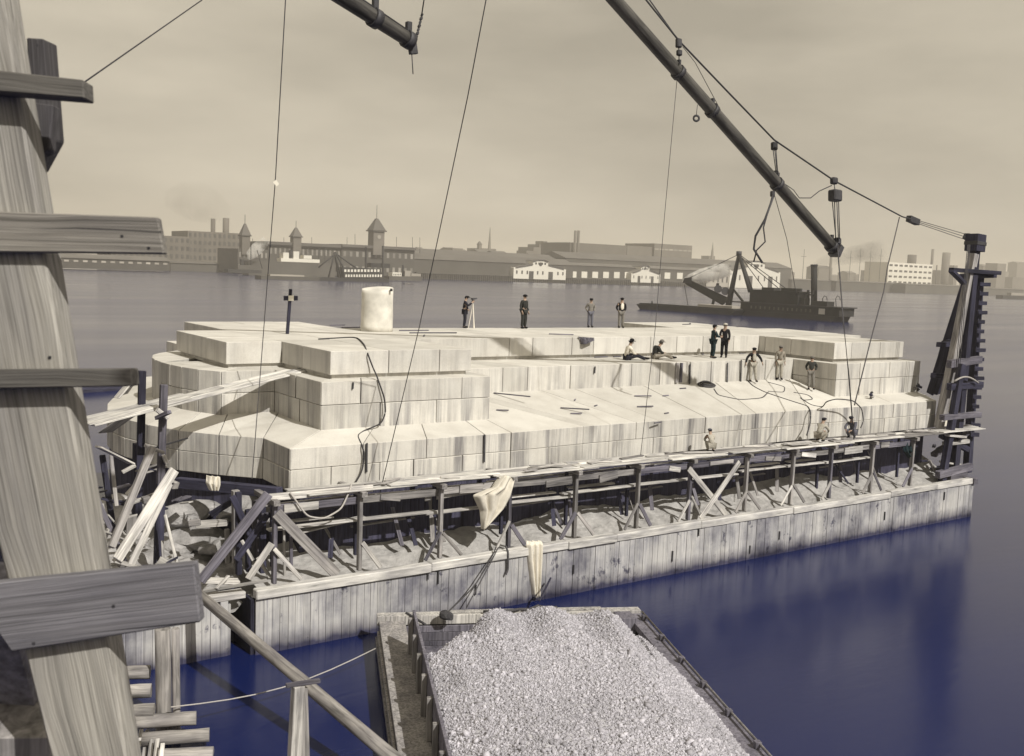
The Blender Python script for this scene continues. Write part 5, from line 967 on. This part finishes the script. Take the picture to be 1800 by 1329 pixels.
# vessels off the terminal (facades at one distance)
YV = 600
def fbox(t, name, u0, u1, v0, v1, mat, y=YV, d=8): x0, x1 = bxs(u0, u1, v0, y); box(name, (x0, y, max(-.4, py((u0 + u1) / 2, v1, y).z)), (x1, y + d, py((u0 + u1) / 2, v0, y).z), M[mat], t)
def wrow(t, u0, u1, n_, v0, v1, y=YV, f=.6, mat='far_white'):
    for k in range(n_): a = u0 + (u1 - u0) * (k + .5 - f / 2) / n_; x0, x1 = bxs(a, a + (u1 - u0) * f / n_, v0, y); box('window', (x0, y - .2, py(a, v1, y).z), (x1, y - .02, py(a, v0, y).z), M[mat], t)
t = thing('spud_dredge', 'dark two deck dredge with spuds and boom off the towered terminal', 'dredge', py(630, 495, YV)); fbox(t, 'hull', 560, 684, 489, 500, 'hull', d=14); fbox(t, 'lower_house', 604, 674, 479.5, 488.8, 'hull', d=10); fbox(t, 'upper_house', 602, 670, 471, 479.3, 'hull', d=10)
wrow(t, 606, 672, 14, 482.5, 487); wrow(t, 604, 668, 11, 473.5, 478); fbox(t, 'shed', 652, 686, 463, 471, 'hull', d=8, y=YV + 3)
for u, a, b in ((643, 434, 495), (673, 432, 496), (597, 440, 490)): beam('spud', py(u, b, YV + 2), py(u + (-9 if u == 597 else 0), a + (4 if u == 597 else 0), YV + 2), 1.0, 1.0, M['hull'], t)
for a, b in (((588, 444), (577, 490)), ((588, 444), (600, 488)), ((588, 444), (627, 472)), ((588, 447), (560, 470)), ((589, 443), (612, 486))): tube('frame_spar', [py(*a, YV + 1), py(*b, YV + 1)], .55, M['hull'], t, n=5)
t = thing('deck_scow', 'low flat scow lying left of the two deck dredge', 'scow', py(510, 492, YV)); fbox(t, 'hull', 459, 562, 486, 494, 'far_dark', y=YV - 2, d=10); fbox(t, 'cargo', 475, 535, 483, 485.8, 'far_light', y=YV, d=6)
t = thing('steamship', 'dark hulled ship with a bright white upper deck at the terminal', 'ship', py(520, 475, 740)); fbox(t, 'hull', 437, 590, 461, 487, 'far_dark', y=740, d=12)
fbox(t, 'white_deck', 494, 562, 455, 461, 'far_white', y=741, d=8); fbox(t, 'white_bridge', 498, 508, 444, 455, 'far_white', y=741.5, d=7); fbox(t, 'white_bridge', 516, 526, 442, 455, 'far_white', y=741.5, d=7); fbox(t, 'white_bridge', 534, 548, 449, 455, 'far_white', y=741.5, d=7); fbox(t, 'funnel', 511, 515, 440, 455, 'hull', y=743, d=4)
for u in (541, 560, 571): tube('mast', [py(u, 462, 744), py(u + 1, 436, 744)], .25, M['hull'], t, n=5)
t = thing('river_tug', 'dark tug with mast at the left end of the terminal', 'tug', py(425, 478, 740)); fbox(t, 'hull', 401, 460, 474, 480, 'hull', y=720, d=9); fbox(t, 'house', 418, 446, 466, 473.8, 'far_dark', y=721, d=6); tube('mast', [py(441, 470, 722), py(441, 432, 722)], .3, M['hull'], t, n=5); tube('boom', [py(461, 472, 722), py(452, 440, 722)], .35, M['hull'], t, n=5); fbox(t, 'funnel', 424, 429, 456, 466, 'hull', y=722, d=3)
t = thing('small_ferry', 'small pale steamer right of the two deck dredge', 'ferry', py(712, 490, 660)); fbox(t, 'hull', 684, 742, 486, 493, 'far_dark', y=660, d=9); fbox(t, 'white_house', 690, 706, 479, 485.8, 'far_white', y=661, d=6); fbox(t, 'white_house', 712, 722, 476, 485.8, 'far_light', y=661, d=6); fbox(t, 'cabin', 723, 740, 481, 485.8, 'far_light', y=661, d=6); tube('funnel', [py(708.5, 486, 663), py(708.5, 466, 663)], .8, M['hull'], t, n=8); wrow(t, 691, 705, 5, 481, 484, 661, .4, 'far_glass')
t = thing('rowing_boat', 'tiny rowing boat alone on the water below the small pale steamer', 'boat', py(718, 500, 560)); fbox(t, 'hull', 711, 727, 499, 501.5, 'far_dark', y=560, d=2.2); fbox(t, 'thwart', 716, 721, 498.2, 498.9, 'far_light', y=560.5, d=1)
t = thing('river_boat', 'low dark boat with a pale cabin at the right edge of the river', 'boat', py(1790, 522, 640)); fbox(t, 'hull', 1763, 1830, 520, 527, 'hull', y=600, d=8); fbox(t, 'cabin', 1778, 1800, 515, 519.8, 'far_light', y=601, d=5)
# ================================================================== AIR
def vol(name, lo, hi, dens, col, label, noise_scale=None):
    me = bpy.data.meshes.new(name); (a, b, c), (d, e, f) = lo, hi
    me.from_pydata([(a, b, c), (d, b, c), (d, e, c), (a, e, c), (a, b, f), (d, b, f), (d, e, f), (a, e, f)], [], [(3, 2, 1, 0), (4, 5, 6, 7), (0, 1, 5, 4), (1, 2, 6, 5), (2, 3, 7, 6), (3, 0, 4, 7)])
    m = bpy.data.materials.new(name + '_air'); m.use_nodes = True; t = m.node_tree; t.nodes.remove(t.nodes['Principled BSDF'])
    v = t.nodes.new('ShaderNodeVolumePrincipled'); v.inputs['Color'].default_value = (*col, 1); v.inputs['Density'].default_value = dens; v.inputs['Anisotropy'].default_value = .0
    t.links.new(v.outputs[0], t.nodes['Material Output'].inputs['Volume']); o = mobj(name, me, m); o['kind'] = 'stuff'; o['label'] = label; return o
vol('haze', (-590, -290, -2.2), (3990, 3990, 110), .00027, (.93, .87, .76), 'pale haze over the river')

def plume(name, pts, dens, col, label, ns=.12, seed=0):
    """soft column of smoke or steam: a closed skin of swept rings holding a noisy volume"""
    bm = bmesh.new(); rings = []; n_ = 10; P_ = [Vector(p) for p, r in pts]
    for i, (p, r) in enumerate(pts):
        d = (P_[min(i + 1, len(P_) - 1)] - P_[max(i - 1, 0)]).normalized(); a = d.cross(Vector((0.1, .2, 1))).normalized(); b = d.cross(a)
        rings.append([bm.verts.new(Vector(p) - P_[0] + (a * math.cos(2 * math.pi * k / n_) + b * math.sin(2 * math.pi * k / n_)) * r) for k in range(n_)])
    for i in range(len(rings) - 1):
        for k in range(n_): bm.faces.new((rings[i][k], rings[i][(k + 1) % n_], rings[i + 1][(k + 1) % n_], rings[i + 1][k]))
    bm.faces.new(rings[0][::-1]); bm.faces.new(rings[-1]); bmesh.ops.recalc_face_normals(bm, faces=bm.faces)
    me = bpy.data.meshes.new(name); bm.to_mesh(me); bm.free()
    m = bpy.data.materials.new(name); m.use_nodes = True; t = m.node_tree; t.nodes.remove(t.nodes['Principled BSDF']); v = t.nodes.new('ShaderNodeVolumePrincipled'); v.inputs['Color'].default_value = (*col, 1)
    tc_ = t.nodes.new('ShaderNodeTexCoord'); nz_ = noise(t, tc_.outputs['Object'], ns, 4, .6)
    r = nn(t, 'ShaderNodeMapRange'); t.links.new(nz_, r.inputs[0]); r.inputs[1].default_value = .38; r.inputs[2].default_value = .72; r.inputs[3].default_value = 0; r.inputs[4].default_value = dens
    t.links.new(r.outputs[0], v.inputs['Density']); t.links.new(v.outputs[0], t.nodes['Material Output'].inputs['Volume'])
    o = mobj(name, me, m, None, Matrix.Translation(P_[0])); o['kind'] = 'stuff'; o['label'] = label
plume('steam', [(V3(1200, 494), .6), (V3(1212, 490), 1.6), (V3(1232, 485), 2.4), (V3(1262, 478), 2.8), (V3(1285, 472), 2.0)], .9, (.98, .96, .92), 'white steam jet over the dredge bucket', .35)
plume('steam', [(py(437, 456, 735), 1.5), (py(441, 448, 735), 4), (py(452, 437, 735), 5), (py(468, 422, 735), 3.5)], .45, (.98, .96, .92), 'white steam above the tug', .12)
plume('smoke', [(py(404, 382, 975), 3), (py(396, 375, 978), 9), (py(378, 366, 982), 16), (py(350, 356, 986), 20), (py(318, 350, 990), 17), (py(290, 350, 994), 8)], .016, (.35, .32, .28), 'dark smoke drifting over the left factories', .04)
plume('smoke', [(V3(1431, 464), .9), (V3(1450, 458), 1.6), (V3(1490, 450), 2.6), (V3(1550, 440), 3.5)], .12, (.3, .28, .25), 'thin dark smoke trailing from the dredge funnel', .2)
